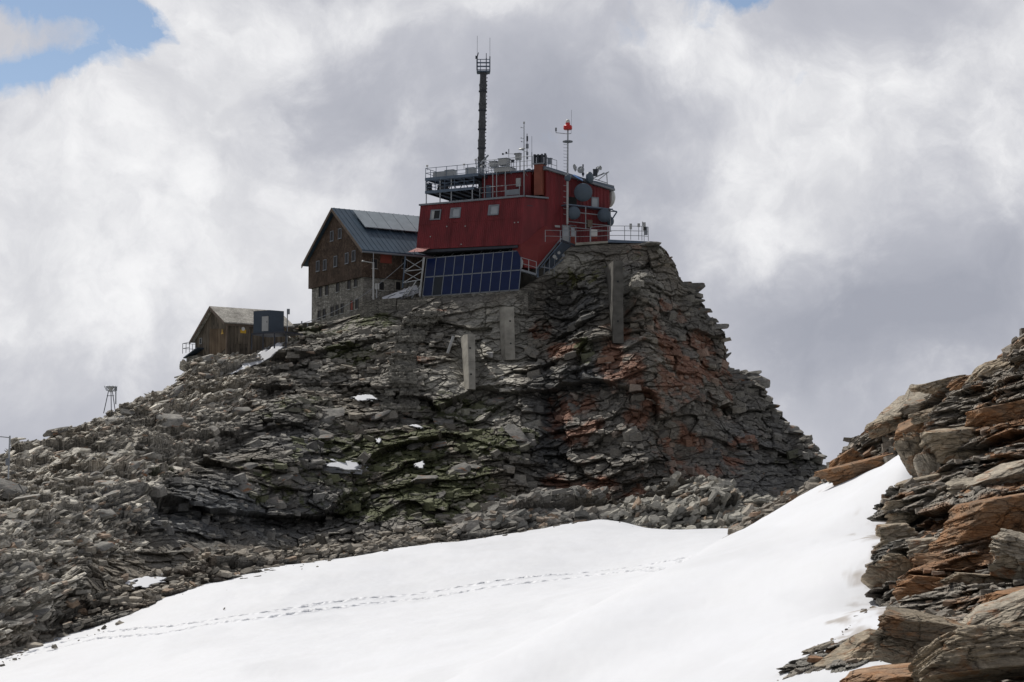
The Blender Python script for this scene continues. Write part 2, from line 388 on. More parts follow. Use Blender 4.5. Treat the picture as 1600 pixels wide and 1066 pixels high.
M['boulder'] = rock_mat('mat_boulder', False, (.46, .385, .285), (.22, .19, .145), fine=6.0, bumpd=.06, rust=.28, strata=5.0, rnd=.3, rustcol=(.27, .15, .075), cr=.35, crs=.9)
M['boulder_rust'] = rock_mat('mat_boulder_rust', False, (.38, .25, .155), (.21, .135, .085), fine=6.0, bumpd=.045, rust=.7, rustcol=(.33, .17, .08), strata=5.0, rnd=.2, cr=.35, crs=.8)
M['boulder_pale'] = rock_mat('mat_boulder_pale', False, (.46, .405, .32), (.27, .24, .195), fine=6.0, bumpd=.045, rust=.08, strata=5.0, rnd=.15, cr=.3, crs=.8)
M['ground'] = plain('mat_valley', (.10, .11, .09), .95, var=.4, scale=.004)
M['red'] = plain('mat_red_cladding', (.175, .020, .025), .6, var=.30, scale=1.4, streak=1)
M['red_lit'] = plain('mat_red_plain', (.18, .022, .021), .55, var=.08, scale=.8)
M['rustred'] = plain('mat_chimney', (.22, .065, .042), .7, var=.12, scale=1.5)
M['steel'] = plain('mat_galv_steel', (.36, .38, .40), .45, .55, var=.12, scale=3)
M['bluesteel'] = plain('mat_blue_steel', (.12, .16, .22), .5, .2, var=.12, scale=3)
M['darksteel'] = plain('mat_dark_steel', (.045, .05, .065), .55, .2, var=.2, scale=3)
M['trim'] = plain('mat_grey_trim', (.22, .24, .27), .5, .2, var=.1)
M['glass'] = plain('mat_glass', (.10, .12, .14), .08, 0, var=.05, spec=.9)
M['glasspale'] = plain('mat_glass_pale', (.34, .37, .40), .15, 0, var=.08, spec=.8)
M['dark'] = plain('mat_dark_opening', (.012, .012, .014), .6, var=.1)
M['pv'] = plain('mat_pv_blue', (.005, .016, .070), .3, 0, var=.15, scale=1.5, spec=.25)
M['pvdark'] = plain('mat_pv_dark', (.006, .012, .02), .3, 0, var=.1)
M['white'] = plain('mat_white', (.62, .62, .60), .5, var=.06)
M['offwhite'] = plain('mat_offwhite', (.40, .41, .41), .5, var=.08)
M['roofblue'] = plain('mat_roof_metal', (.050, .085, .125), .42, .15, var=.14, scale=.6)
M['collector'] = plain('mat_collector', (.30, .35, .385), .2, 0, var=.10, scale=1.2, spec=.9)
M['brownwood'] = plain('mat_brown_wood', (.15, .115, .09), .8, var=.2, scale=4)
M['concrete'] = plain('mat_concrete', (.31, .295, .255), .9, var=.28, scale=1.1, bump=.3)
M['concretedark'] = plain('mat_concrete_dark', (.105, .10, .088), .9, var=.3, scale=1.3, bump=.3)
M['radome'] = plain('mat_radome', (.085, .115, .15), .55, var=.08, scale=1.5)
M['mast'] = plain('mat_mast_cover', (.075, .078, .085), .7, var=.25, scale=3, bump=.3)
M['beacon'] = plain('mat_beacon_red', (.60, .03, .03), .35, var=.05)
M['container'] = plain('mat_container', (.044, .062, .088), .5, var=.08)
M['awning'] = plain('mat_awning', (.50, .20, .18), .6, var=.12)
M['yellow'] = plain('mat_yellow', (.60, .36, .03), .5, var=.1)
M['shutter'] = plain('mat_shutter_red', (.22, .045, .03), .7, var=.15)

def cell_mat(name, c1, c2, scale, sv=(1, 1, 1), mortar=(.1, .1, .09), rough=.9, bd=.05):
    m, nt, b = new_mat(name); N, L = nt.nodes, nt.links
    g = N.new('ShaderNodeNewGeometry'); mp = N.new('ShaderNodeMapping'); mp.inputs['Scale'].default_value = sv; L.new(g.outputs['Position'], mp.inputs[0])
    v = N.new('ShaderNodeTexVoronoi'); v.inputs['Scale'].default_value = scale; L.new(mp.outputs[0], v.inputs['Vector'])
    e = N.new('ShaderNodeTexVoronoi'); e.feature = 'DISTANCE_TO_EDGE'; e.inputs['Scale'].default_value = scale; L.new(mp.outputs[0], e.inputs['Vector'])
    s = N.new('ShaderNodeSeparateColor'); L.new(v.outputs['Color'], s.inputs[0])
    mx = N.new('ShaderNodeMix'); mx.data_type = 'RGBA'; L.new(s.outputs[0], mx.inputs[0]); mx.inputs[6].default_value = c1 + (1,); mx.inputs[7].default_value = c2 + (1,)
    r = N.new('ShaderNodeMapRange'); r.inputs[2].default_value = .07; L.new(e.outputs['Distance'], r.inputs[0])
    m2 = N.new('ShaderNodeMix'); m2.data_type = 'RGBA'; L.new(r.outputs[0], m2.inputs[0]); m2.inputs[6].default_value = mortar + (1,); L.new(mx.outputs[2], m2.inputs[7])
    n = N.new('ShaderNodeTexNoise'); n.inputs['Scale'].default_value = .8; n.inputs['Detail'].default_value = 8; L.new(g.outputs['Position'], n.inputs['Vector'])
    r2 = N.new('ShaderNodeMapRange'); r2.inputs[1].default_value = .3; r2.inputs[2].default_value = .7; r2.inputs[3].default_value = .7; r2.inputs[4].default_value = 1.3; L.new(n.outputs['Fac'], r2.inputs[0])
    sc2 = N.new('ShaderNodeVectorMath'); sc2.operation = 'SCALE'; L.new(m2.outputs[2], sc2.inputs[0]); L.new(r2.outputs[0], sc2.inputs['Scale'])
    L.new(sc2.outputs[0], b.inputs['Base Color']); b.inputs['Roughness'].default_value = rough; b.inputs['Specular IOR Level'].default_value = .2
    bp = N.new('ShaderNodeBump'); bp.inputs['Distance'].default_value = bd; L.new(r.outputs[0], bp.inputs['Height']); L.new(bp.outputs[0], b.inputs['Normal'])
    return m
M['masonry'] = cell_mat('mat_masonry', (.20, .19, .17), (.38, .365, .33), 2.4, (1, 1, 1.7), (.13, .125, .115))
M['drystone'] = cell_mat('mat_drystone', (.13, .125, .11), (.30, .285, .25), 3.0, (1, 1, 2.6), (.05, .05, .045))
M['shingle'] = cell_mat('mat_shingle_brown', (.070, .048, .036), (.125, .090, .068), 5.0, (1, 1, .8), (.05, .035, .028), bd=.02)
M['shinglegrey'] = cell_mat('mat_shingle_grey', (.30, .29, .26), (.52, .50, .46), 6.0, (1, 1, 1), (.2, .19, .17), bd=.02)
M['plank'] = cell_mat('mat_plank', (.10, .085, .068), (.20, .165, .125), 4.0, (1, 1, .07), (.05, .042, .035), bd=.02)
M['plankbrown'] = cell_mat('mat_plank_brown', (.125, .09, .06), (.20, .15, .10), 4.0, (1, 1, .07), (.09, .055, .035), bd=.02)

def snow_mat():
    m, nt, b = new_mat('mat_snow'); N, L = nt.nodes, nt.links
    g = N.new('ShaderNodeNewGeometry')
    n = N.new('ShaderNodeTexNoise'); n.inputs['Scale'].default_value = 1.2; n.inputs['Detail'].default_value = 8; L.new(g.outputs['Position'], n.inputs['Vector'])
    n2 = N.new('ShaderNodeTexNoise'); n2.inputs['Scale'].default_value = .35; n2.inputs['Detail'].default_value = 9; n2.inputs['Roughness'].default_value = .65; L.new(g.outputs['Position'], n2.inputs['Vector'])
    r = N.new('ShaderNodeMapRange'); r.inputs[1].default_value = .35; r.inputs[2].default_value = .75; r.inputs[3].default_value = 0; r.inputs[4].default_value = 1; L.new(n2.outputs['Fac'], r.inputs[0])
    a = N.new('ShaderNodeAttribute'); a.attribute_name = 'Col'
    mx = N.new('ShaderNodeMix'); mx.data_type = 'RGBA'; L.new(r.outputs[0], mx.inputs[0]); mx.inputs[6].default_value = (1, 1, 1, 1); mx.inputs[7].default_value = (.955, .95, .94, 1)
    mu = N.new('ShaderNodeMix'); mu.data_type = 'RGBA'; mu.blend_type = 'MULTIPLY'; mu.inputs[0].default_value = 1; L.new(mx.outputs[2], mu.inputs[6]); L.new(a.outputs['Color'], mu.inputs[7])
    L.new(mu.outputs[2], b.inputs['Base Color']); b.inputs['Roughness'].default_value = .6; b.inputs['Specular IOR Level'].default_value = .2
    b.inputs['Subsurface Weight'].default_value = 0
    bp = N.new('ShaderNodeBump'); bp.inputs['Strength'].default_value = .35; bp.inputs['Distance'].default_value = .05; L.new(n.outputs['Fac'], bp.inputs['Height']); L.new(bp.outputs[0], b.inputs['Normal'])
    return m
M['snow'] = snow_mat()
SNOWC = np.array([.705, .725, .765])

# ------------------------------------------------------------------ far valley ground
mb = MB(); mb.add([(-9000, -4000, -420), (9000, -4000, -420), (9000, 16000, -420), (-9000, 16000, -420)], [(0, 1, 2, 3)])
tag(mb.build('ground', M['ground'], origin=(0, 0, 0)), kind='structure')

# ------------------------------------------------------------------ main hill
# px : ridge py, ridge Y, shoulder(py,Y), mid(py,Y), low(py,Y), foot(py,Y)
HC = [
 (-520, 930, 104, 965, 100, 1010, 96, 1070, 92, 1150, 88),
 (-110, 742, 140, 790, 132, 860, 122, 930, 116, 1010, 112),
 (0, 692, 150, 750, 142, 830, 130, 900, 123, 985, 118),
 (60, 672, 156, 735, 147, 815, 135, 885, 128, 965, 123),
 (110, 652, 162, 715, 152, 795, 139, 868, 132, 945, 127),
 (165, 630, 168, 695, 157, 775, 144, 850, 136, 925, 131),
 (225, 606, 177, 675, 164, 755, 151, 830, 142, 910, 136),
 (300, 572, 187, 640, 174, 725, 160, 800, 152, 890, 144),
 (355, 549, 193, 615, 181, 700, 168, 790, 158, 880, 149),
 (400, 536, 196, 590, 186, 680, 172, 780, 163, 878, 154),
 (450, 517, 200, 575, 189, 660, 176, 760, 167, 875, 159),
 (500, 502, 203, 560, 192, 650, 180, 750, 171, 872, 162),
 (560, 488, 203, 550, 193, 640, 184, 740, 174, 868, 164),
 (620, 474, 202, 540, 194, 630, 186, 735, 175, 862, 165),
 (680, 468, 200, 535, 194, 630, 187, 735, 175, 855, 166),
 (740, 466, 199, 540, 195, 635, 188, 740, 176, 850, 168),
 (800, 458, 198, 540, 195, 635, 187, 740, 178, 850, 170),
 (840, 436, 199, 520, 196, 630, 187, 735, 180, 845, 172),
 (870, 410, 199.5, 505, 196, 620, 188, 725, 181, 840, 173),
 (895, 388, 199.5, 490, 194, 610, 188, 720, 181, 835, 174),
 (950, 383, 199.5, 480, 192, 600, 186, 715, 180, 830, 174),
 (1000, 384, 200, 475, 193, 595, 186, 712, 179, 828, 174),
 (1030, 388, 201, 480, 195, 600, 187, 715, 180, 828, 174),
 (1052, 408, 202, 495, 196, 610, 188, 720, 180, 828, 174),
 (1066, 440, 203, 520, 197, 625, 188, 730, 181, 828, 174),
 (1092, 458, 204, 535, 198, 635, 189, 735, 181, 828, 174),
 (1108, 490, 204, 560, 199, 650, 190, 742, 182, 828, 174),
 (1130, 522, 204, 585, 199, 665, 191, 750, 182, 828, 174),
 (1143, 574, 204, 620, 199, 690, 191, 760, 183, 828, 174),
 (1182, 584, 204, 640, 199, 705, 192, 765, 183, 828, 174),
 (1200, 622, 203, 670, 199, 725, 192, 775, 184, 830, 175),
 (1234, 658, 202, 695, 198, 740, 192, 785, 185, 832, 176),
 (1268, 688, 201, 715, 197, 752, 192, 790, 186, 834, 177),
 (1288, 728, 200, 745, 197, 770, 192, 800, 187, 836, 178),
 (1300, 770, 199, 785, 196, 800, 192, 820, 188, 840, 179)]
def hill():
    C = []
    for c in HC:
        px = c[0]; low = float(np.interp(px, [0, 100, 170, 260, 330, 560, 660], [42, 32, 26, 19, 9, 6, 0])); pts = [PV(np.array(float(px)), np.array(float(c[1 + 2 * k]) + (low if k == 0 else low * .4 if k == 1 else 0)), float(c[2 + 2 * k])) for k in range(5)]
        flat = sst(430, 500, px) * (1 - sst(1010, 1060, px))
        r = pts[0]
        back = [r + np.array([0, 70, -50 + 8 * flat]), r + np.array([0, 30, -19 + 14 * flat]), r + np.array([0, 12, -6 + 5.6 * flat]), r + np.array([0, 3.5, -1.0 + .8 * flat])]
        foot = pts[4] + np.array([0, -6, -7.])
        C.append(back + pts + [foot])
    C = np.array(C)
    wu = np.diff([c[0] for c in HC]).astype(float); wu[:1] *= .15; wu[1:2] *= .5
    wv = [3, 5, 7, 7, 22, 26, 24, 24, 6]
    V = upsample(C, 1500, 640, wu, wv)
    # undulation of the base
    nb = normals(V); px0, py0 = proj(V)
    und = (fbm(V * .06, 3, 5) - .5) * 6 * sst(380, 700, px0) * (1 - .7 * sst(980, 1050, px0)) + (fbm(V * .16, 4, 8) - .5) * 2.6
    ridge_t = np.linspace(0, 1, 640)[None, :]
    plat = sst(470, 520, px0) * (1 - sst(1015, 1040, px0)) * (1 - sst(0, 45, py0 - np.interp(px0, [c[0] for c in HC], [c[1] for c in HC])))
    plat = np.where(V[..., 1] > np.interp(px0, [c[0] for c in HC], [c[2] for c in HC]) + .5, 1, plat) * sst(440, 500, px0) * (1 - sst(1015, 1040, px0))
    keep = 1 - .85 * plat
    # deep cleft under the tower
    cle = blobmask(px0, py0, [(880, 480, 22, 55, 1, 12), (905, 600, 10, 60, .5, -10), (525, 600, 60, 30, .9, -10), (560, 580, 50, 25, .8), (470, 800, 120, 30, .6, 0), (1235, 690, 12, 30, .5, -30),
                             (860, 640, 24, 60, .7, 8), (340, 700, 140, 30, .55, 15), (1010, 700, 120, 18, .45)])
    hd = np.array([-.10, -1, .02]); tdir = nb * np.array([.8, 1, 1]) + np.array([0, -.3, 0]); tal0 = (1 - sst(330, 480, px0 + (py0 - 600) * .85))[..., None]
    cdir = hd * .85 + nb * np.array([.35, .3, .10]); dirn = cdir * (1 - tal0) + tdir * tal0; dirn /= np.linalg.norm(dirn, axis=-1, keepdims=True)
    pil = blobmask(px0, py0, [(733, 565, 26, 60, 1), (793, 520, 28, 58, 1), (965, 472, 22, 85, 1)])
    V1 = V + dirn * ((und * keep) * (1 - .8 * pil) - 2.0 * cle)[..., None]
    tal = (1 - sst(350, 440, px0 + (py0 - 600) * .85 + (fbm(V * .1, 3, 12) - .5) * 190))     # talus region, left
    dip = 8 + 8 * (1 - sst(300, 700, px0)) + 6 * sst(900, 1200, px0)
    Dc, crack, tone = fracture(V1, [(7.5, 4.6, 1.9), (3.0, 1.7, .95), (1.25, .75, .42), (.5, .3, .16)], dip, 11)
    Dt, crack2, tone2 = fracture(V1, [(2.6, .9, .75), (1.1, .42, .5), (.5, .2, .25)], dip + 8, 23)
    D = (Dc * (1 - tal) + Dt * tal) * keep; D = D * (1 - .45 * sst(1000, 1060, px0)) - .5 * sst(1000, 1060, px0)
    crack = crack * (1 - tal) + crack2 * tal * .6; tone = tone * (1 - tal) + tone2 * tal
    D = D * (1 - .75 * pil) - .6 * pil
    V2 = V1 + dirn * D[..., None]
    # colours (albedo)
    n1 = fbm(V1 * .55, 5, 30); n2 = fbm(V1 * .2 + 9, 5, 40); n3 = fbm(V1 * 1.4, 4, 44)
    g = (.105 + .19 * tone)[..., None] * np.array([1.0, .94, .83])
    warm = sst(.45, .7, n2)[..., None]; g = g * (1 - warm * np.array([0, .05, .12]))
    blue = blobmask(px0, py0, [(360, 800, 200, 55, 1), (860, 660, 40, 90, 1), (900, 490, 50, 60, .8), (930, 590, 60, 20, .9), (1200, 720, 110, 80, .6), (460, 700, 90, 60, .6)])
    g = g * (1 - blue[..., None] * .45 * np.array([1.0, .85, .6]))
    red = blobmask(px0, py0, [(885, 550, 38, 22, 1.0), (850, 520, 30, 25, .7), (960, 770, 60, 25, .95), (900, 660, 60, 60, .85), (1080, 560, 70, 60, .8), (1010, 640, 100, 50, .75), (860, 760, 50, 30, .8),
            (980, 560, 60, 60, .6), (1070, 700, 110, 60, .75), (1030, 500, 60, 40, .6), (1010, 395, 60, 25, .35), (1090, 600, 80, 90, .5), (655, 565, 25, 10, .8), (690, 485, 12, 4, .8)])
    rm = sst(.46, .66, red * .46 + (n1 - .5) * .9 + (tone - .5) * .4 + .24) * sst(.12, .3, red)
    rc = np.array([.30, .13, .075]) * (.55 + .7 * n3[..., None])
    g = g * (1 - rm[..., None] * .72) + rc * rm[..., None] * .72
    pale = blobmask(px0, py0, [(765, 560, 65, 95, 1), (700, 600, 50, 40, .6), (800, 500, 40, 40, .7), (880, 410, 60, 25, .6), (960, 440, 90, 35, .5), (740, 650, 70, 22, .8), (1000, 470, 60, 60, .35), (620, 520, 50, 80, .35), (820, 660, 40, 40, .5)])
    pm = sst(.2, .55, pale * .8 + (n1 - .5) * .5) * (1 - rm)
    g = g * (1 - pm[..., None]) + pm[..., None] * np.array([.40, .385, .34]) * (.6 + .6 * tone[..., None])
    mo = blobmask(px0, py0, [(650, 760, 150, 60, 1.0), (560, 700, 110, 40, .8), (700, 690, 160, 40, .8), (500, 520, 60, 18, .8), (570, 500, 50, 14, .8), (540, 550, 50, 16, .8), (918, 555, 18, 26, 1.0), (930, 430, 60, 14, .7, 20),
            (600, 790, 160, 30, .9), (480, 640, 100, 40, .5), (260, 725, 50, 25, .6), (890, 430, 40, 20, .6), (1010, 400, 70, 8, .5, 15), (720, 640, 100, 25, .7), (1240, 720, 40, 20, .4), (420, 760, 90, 50, .5)])
    fl = normals(V2); upn = np.clip(fl[..., 2], 0, 1)
    mm = sst(.42, .56, mo * .58 + (n3 - .5) * .8 + (n1 - .5) * .6 + (upn - .4) * .15 + .08) * sst(.12, .35, mo)
    mc = np.array([.068, .078, .030]) * (.6 + .9 * n1[..., None]) + np.array([.03, .02, .0]) * sst(500, 470, py0)[..., None]
    g = g * (1 - mm[..., None] * .9) + mc * mm[..., None] * .9
    lich = (sst(.66, .75, n3) * .35)[..., None]; g = g * (1 - lich) + lich * np.array([.33, .32, .28])
    g = g * (1 - .45 * crack[..., None]) * 1.12
    gb = tal[..., None] * (1 - mm[..., None]); g = g * (1 + .85 * gb)
    o = grid_mesh('hillside', V2, M['rock'], g); tag(o, kind='structure')
    return V, V1, V2, fl, px0, py0, tal, mo, plat, g
HV, HV1, HV2, HN, Hpx, Hpy, Htal, Hmo, Hplat, Hcol = hill()

def surf_at(px, py, V=None, push=0.0):
    V = HV2 if V is None else V
    a, b = proj(V); d = (a - px) ** 2 + (b - py) ** 2 + np.where(V[..., 1] > np.interp(px, [c[0] for c in HC], [c[2] for c in HC]) + 3, 1e6, 0)
    i = np.unravel_index(np.argmin(d), d.shape); return Vector(tuple(V[i])), i

# ------------------------------------------------------------------ loose rock shapes for single boulders
def rock_geo(seed, n=14, planes=13, flat=.34, strata=.03, rough=.03, sharp=30):
    """closed polyhedral rock (unit size), flattened; plane-cut cube sphere"""
    rg = np.random.default_rng(seed); pts = []; faces = []; key = {}
    def vid(p):
        k = tuple(np.round(p, 5))
        if k not in key: key[k] = len(pts); pts.append(p)
        return key[k]
    for ax in range(3):
        for s in (-1, 1):
            idx = np.zeros((n + 1, n + 1), int)
            for i in range(n + 1):
                for j in range(n + 1):
                    p = np.zeros(3); p[ax] = s; p[(ax + 1) % 3] = -1 + 2 * i / n; p[(ax + 2) % 3] = -1 + 2 * j / n; idx[i, j] = vid(p)
            for i in range(n):
                for j in range(n):
                    f = (idx[i, j], idx[i + 1, j], idx[i + 1, j + 1], idx[i, j + 1]); faces.append(f if s > 0 else f[::-1])
    p = np.array(pts); p = np.tan(p * math.pi / 4 * .98); d = p / np.linalg.norm(p, axis=1, keepdims=True)
    N = [np.array([0, 0, 1.]), np.array([0, 0, -1.])]; Dd = [1, 1]
    N[0] = N[0] + rg.normal(0, .10, 3); N[1] = N[1] + rg.normal(0, .10, 3)
    m = planes - 2; ph = rg.uniform(0, 6.28)
    for k in range(m):
        a = ph + 2 * math.pi * k / m + rg.uniform(-.35, .35); v = np.array([math.cos(a), math.sin(a), rg.normal(0, .35)]); N.append(v / np.linalg.norm(v)); Dd.append(rg.uniform(.66, 1.0))
    for k in range(2):
        v = rg.normal(0, 1, 3); v[2] = abs(v[2]) * rg.choice([-1, 1]); v /= np.linalg.norm(v); N.append(v); Dd.append(rg.uniform(.78, .95))
    N = np.array([v / np.linalg.norm(v) for v in N]); Dd = np.array(Dd)
    q = np.maximum(d @ N.T, 1e-3) / Dd
    r = (q ** sharp).sum(1) ** (-1 / sharp)
    v = d * r[:, None]
    lay = vn(np.stack([v[:, 0] * 1.1, v[:, 1] * 1.1, v[:, 2] * 7 + v[:, 0]], 1) + seed * 3.3, 3)
    side = 1 - np.abs(v[:, 2]).clip(0, 1) ** 3
    v = v * (1 + (rough * 2 * (fbm(v * 2.7 + seed, 4, seed) - .5) + strata * 2 * (np.round(lay * 5) / 5 - .5) * side)[:, None])
    if n > 18: v = v + v * ((fbm(v * 9 + seed, 3, seed + 5) - .5) * .035 - .02 * (np.abs((v[:, 2] * 3.2 + v[:, 0] * .6 + .3 * vn(v * 2, seed)) % 1 - .5) < .05) * side)[:, None]
    v[:, 2] *= flat
    return v, faces
def boulder(name, pos, size, rot, mat, seed, n=16, flat=.34, label=None, cat=None, group=None, strata=.03, rough=.03, planes=12, aspect=.8):
    v, f = rock_geo(seed, n, planes, flat, strata, rough, 60)
    if n > 30:
        q = v * size * 3.2 + seed * 7.7; D, _, _ = fracture(q, [(2.2, .8, .42), (.9, .32, .2), (.35, .13, .07)], 4, seed)
        nd_ = v * np.array([1, 1, .25]); nd_ /= np.linalg.norm(nd_, axis=1, keepdims=True); e_ = 1 - (np.abs(v[:, 2]) / flat).clip(0, 1) ** 4
        v = v + nd_ * (D * (.25 + .75 * e_) / 3.2 / size)[:, None]
    v = v; v = v * np.array([size, size * aspect, size])
    me = bpy.data.meshes.new(name); me.from_pydata(v.tolist(), [], f); me.update(); me.materials.append(mat)
    for p in me.polygons: p.use_smooth = True
    try: me.set_sharp_from_angle(angle=R(26))
    except Exception: pass
    o = link(bpy.data.objects.new(name, me)); o.location = pos; o.rotation_euler = rot
    return tag(o, label, cat, group)

def scatter_hill():
    rg = np.random.default_rng(5)
    ridge = np.interp(Hpx, [c[0] for c in HC], [c[1] for c in HC]); ry = np.interp(Hpx, [c[0] for c in HC], [c[2] for c in HC])
    vis = (HV[..., 1] < ry + .6) & (Hpx > -60) & (Hpx < 1290)
    def pick(w, n):
        w = (w * vis).ravel(); w = w / w.sum(); return np.unravel_index(rg.choice(len(w), n, p=w), HV.shape[:2])
    # area weight
    def batch(name, w, n, smin, smax, pw, base_up, jit, seed, colr, thick, push, kindlabel, strike=(1, .1, .28), under=0.0, elong=(.4, .8)):
        i = pick(w, n); p = HV2[i]; nb = normals(HV1)[i] if False else HN[i]
        s = smin + (smax - smin) * rg.random(n) ** pw
        nn = nb * .45 + np.array(base_up) + rg.normal(0, jit, (n, 3))
        t = rg.random((n, 1)); c = np.array(colr[0]) * (1 - t) + np.array(colr[1]) * t
        wm = (rg.random((n, 1)) < .12) * rg.random((n, 1)); c = c * (1 - wm) + wm * np.array([.30, .21, .15]); c = c * (1 - under) + under * np.minimum(Hcol[i] * rg.uniform(.9, 1.5, (n, 1)), .5)
        st = np.tile(np.array(strike), (n, 1)) + rg.normal(0, .40, (n, 3))
        o = slabs(name, p + HN[i] * (s * push)[:, None], nn, s, M['slab'], c, seed, thick, elong, st)
        return tag(o, kind='stuff', label=kindlabel, cat='rubble')
    hpil = blobmask(Hpx, Hpy, [(733, 560, 26, 66, 1), (793, 515, 28, 64, 1), (965, 472, 22, 85, 1)]) > .25; vis = vis & ~hpil
    tal = Htal * (1 - Hplat)
    band = sst(430, 560, Hpx) * 0
    run = sst(.40, .62, fbm(HV * np.array([.12, .12, .3]), 3, 66))
    lab = 'grey flat stone rubble covering the left slope of the mountain'; tst = (1, .1, .42)
    batch('talus_slabs', tal ** 1.5 * (.35 + run), 5600, .26, .90, 3.0, (-.36, -.26, .85), .13, 3, [(.20, .19, .165), (.74, .70, .61)], (.05, .13), .05, lab, tst, 0.0, (.35, .7))
    batch('talus_chips', tal ** 1.2 * (1.25 - run), 17000, .08, .38, 2.2, (-.34, -.28, .85), .22, 33, [(.19, .178, .155), (.62, .58, .50)], (.06, .2), .05, 'smaller flat chips between the slabs of the left rubble slope', tst)
    cl = (1 - tal) * (1 - Hplat) * (Hpy < 850)
    batch('cliff_blocks', cl, 2300, .14, .95, 3.0, (-.08, -.05, 1.0), .15, 44, [(.13, .125, .115), (.30, .285, .25)], (.16, .50), -.08, 'angular broken blocks of the cliff face', (1, .05, .14), .85, (.5, .95))
    top = np.exp(-((Hpy - np.interp(Hpx, [c[0] for c in HC], [c[1] for c in HC]) - 60) / 90) ** 2) * sst(380, 460, Hpx) * (1 - sst(600, 720, Hpx))
    batch('hillside_stones', (top * 1.0 + .10 * (1 - tal)) * (1 - Hplat), 3600, .10, .62, 2.4, (-.05, -.3, .9), .30, 4, [(.17, .165, .15), (.42, .40, .35)], (.10, .30), .05, 'loose broken stones lying on the ledges of the cliff', (1, .1, .12), .35)
    # single larger slabs
    protos = []
    for k in range(8):
        v, f = rock_geo(100 + k, 8, 9 + k % 3, .24, .02, .03, 40)
        me = bpy.data.meshes.new('rock_slab'); me.from_pydata((v * np.array([1, .68, 1])).tolist(), [], f); me.update(); me.materials.append(M['slab_one'])
        for p in me.polygons: p.use_smooth = True
        try: me.set_sharp_from_angle(angle=R(24))
        except Exception: pass
        protos.append(me)
    def singles(w, n, smin, smax, up, jit, label, grp, strike):
        i = pick(w, n); P3 = HV2[i]; NN = HN[i]
        for k in range(n):
            nn = Vector(tuple(NN[k] * .3 + np.array(up) + rg.normal(0, jit, 3))).normalized()
            t = Vector(strike) + Vector(tuple(rg.normal(0, .3, 3))); t = (t - nn * t.dot(nn)).normalized(); b = nn.cross(t)
            s = smin + (smax - smin) * rg.random() ** 2
            o = link(bpy.data.objects.new('rock_slab', protos[k % 8]))
            o.matrix_world = Matrix.Translation(Vector(tuple(P3[k] + NN[k] * s * .06))) @ Matrix((t, b, nn)).transposed().to_4x4() @ Matrix.Diagonal((s, s, s, 1))
            tag(o, label, 'rock slab', grp, 'thing')
    singles(tal ** 2 * sst(-40, 0, Hpx), 110, .6, 1.25, (-.12, -.3, .9), .14, 'flat grey rock slab lying on the rubble slope below the wooden hut', 'larger slabs on the left rubble slope', (1, .1, .28))
    singles((1 - tal) * (1 - Hplat) * sst(600, 640, Hpy) * (1 - sst(780, 820, Hpy)) * (.15 + Hmo), 40, .6, 1.3, (-.1, -.5, .9), .2, 'flat grey rock slab resting among moss on the cliff', 'larger slabs on the mossy cliff', (1, 0, .1))
    edge = np.exp(-((Hpy - ridge - 8) / 9) ** 2) * sst(1040, 1060, Hpx)
    singles(edge, 26, .6, 1.3, (-.1, -.1, 1), .16, 'dark angular rock jutting from the right skyline of the cliff', 'rocks jutting from the right edge of the cliff', (1, 0, .05))
scatter_hill()

# ------------------------------------------------------------------ moraine band between the cliff and the snow
MC = [ # px, crest(py,Y), mid(py,Y), edge(py,Y)
 (-520, 1090, 94, 1150, 90, 1230, 86),
 (-110, 925, 122, 985, 117, 1062, 112), (0, 908, 128, 965, 123, 1028, 118), (70, 893, 131, 945, 126, 1005, 121), (130, 880, 134, 925, 129, 985, 123),
 (190, 868, 137, 905, 132, 962, 126), (250, 868, 140, 900, 134, 938, 129), (320, 852, 144, 885, 137, 915, 132), (400, 858, 148, 880, 140, 898, 136), (480, 857, 151, 868, 144, 880, 141),
 (560, 850, 154, 858, 148, 866, 145), (640, 838, 156, 847, 151, 855, 149), (720, 822, 160, 832, 154, 840, 151), (790, 804, 163, 817, 156, 830, 153), (850, 792, 165, 803, 158, 824, 155),
 (910, 788, 166, 801, 159, 819, 157), (950, 800, 166, 802, 160, 816, 158), (1000, 784, 166, 800, 159, 826, 155), (1050, 770, 167, 795, 158, 832, 154), (1100, 764, 167, 792, 158, 832, 154),
 (1150, 772, 166, 795, 158, 828, 154), (1200, 788, 165, 805, 158, 825, 155), (1300, 800, 163, 820, 158, 840, 155)]
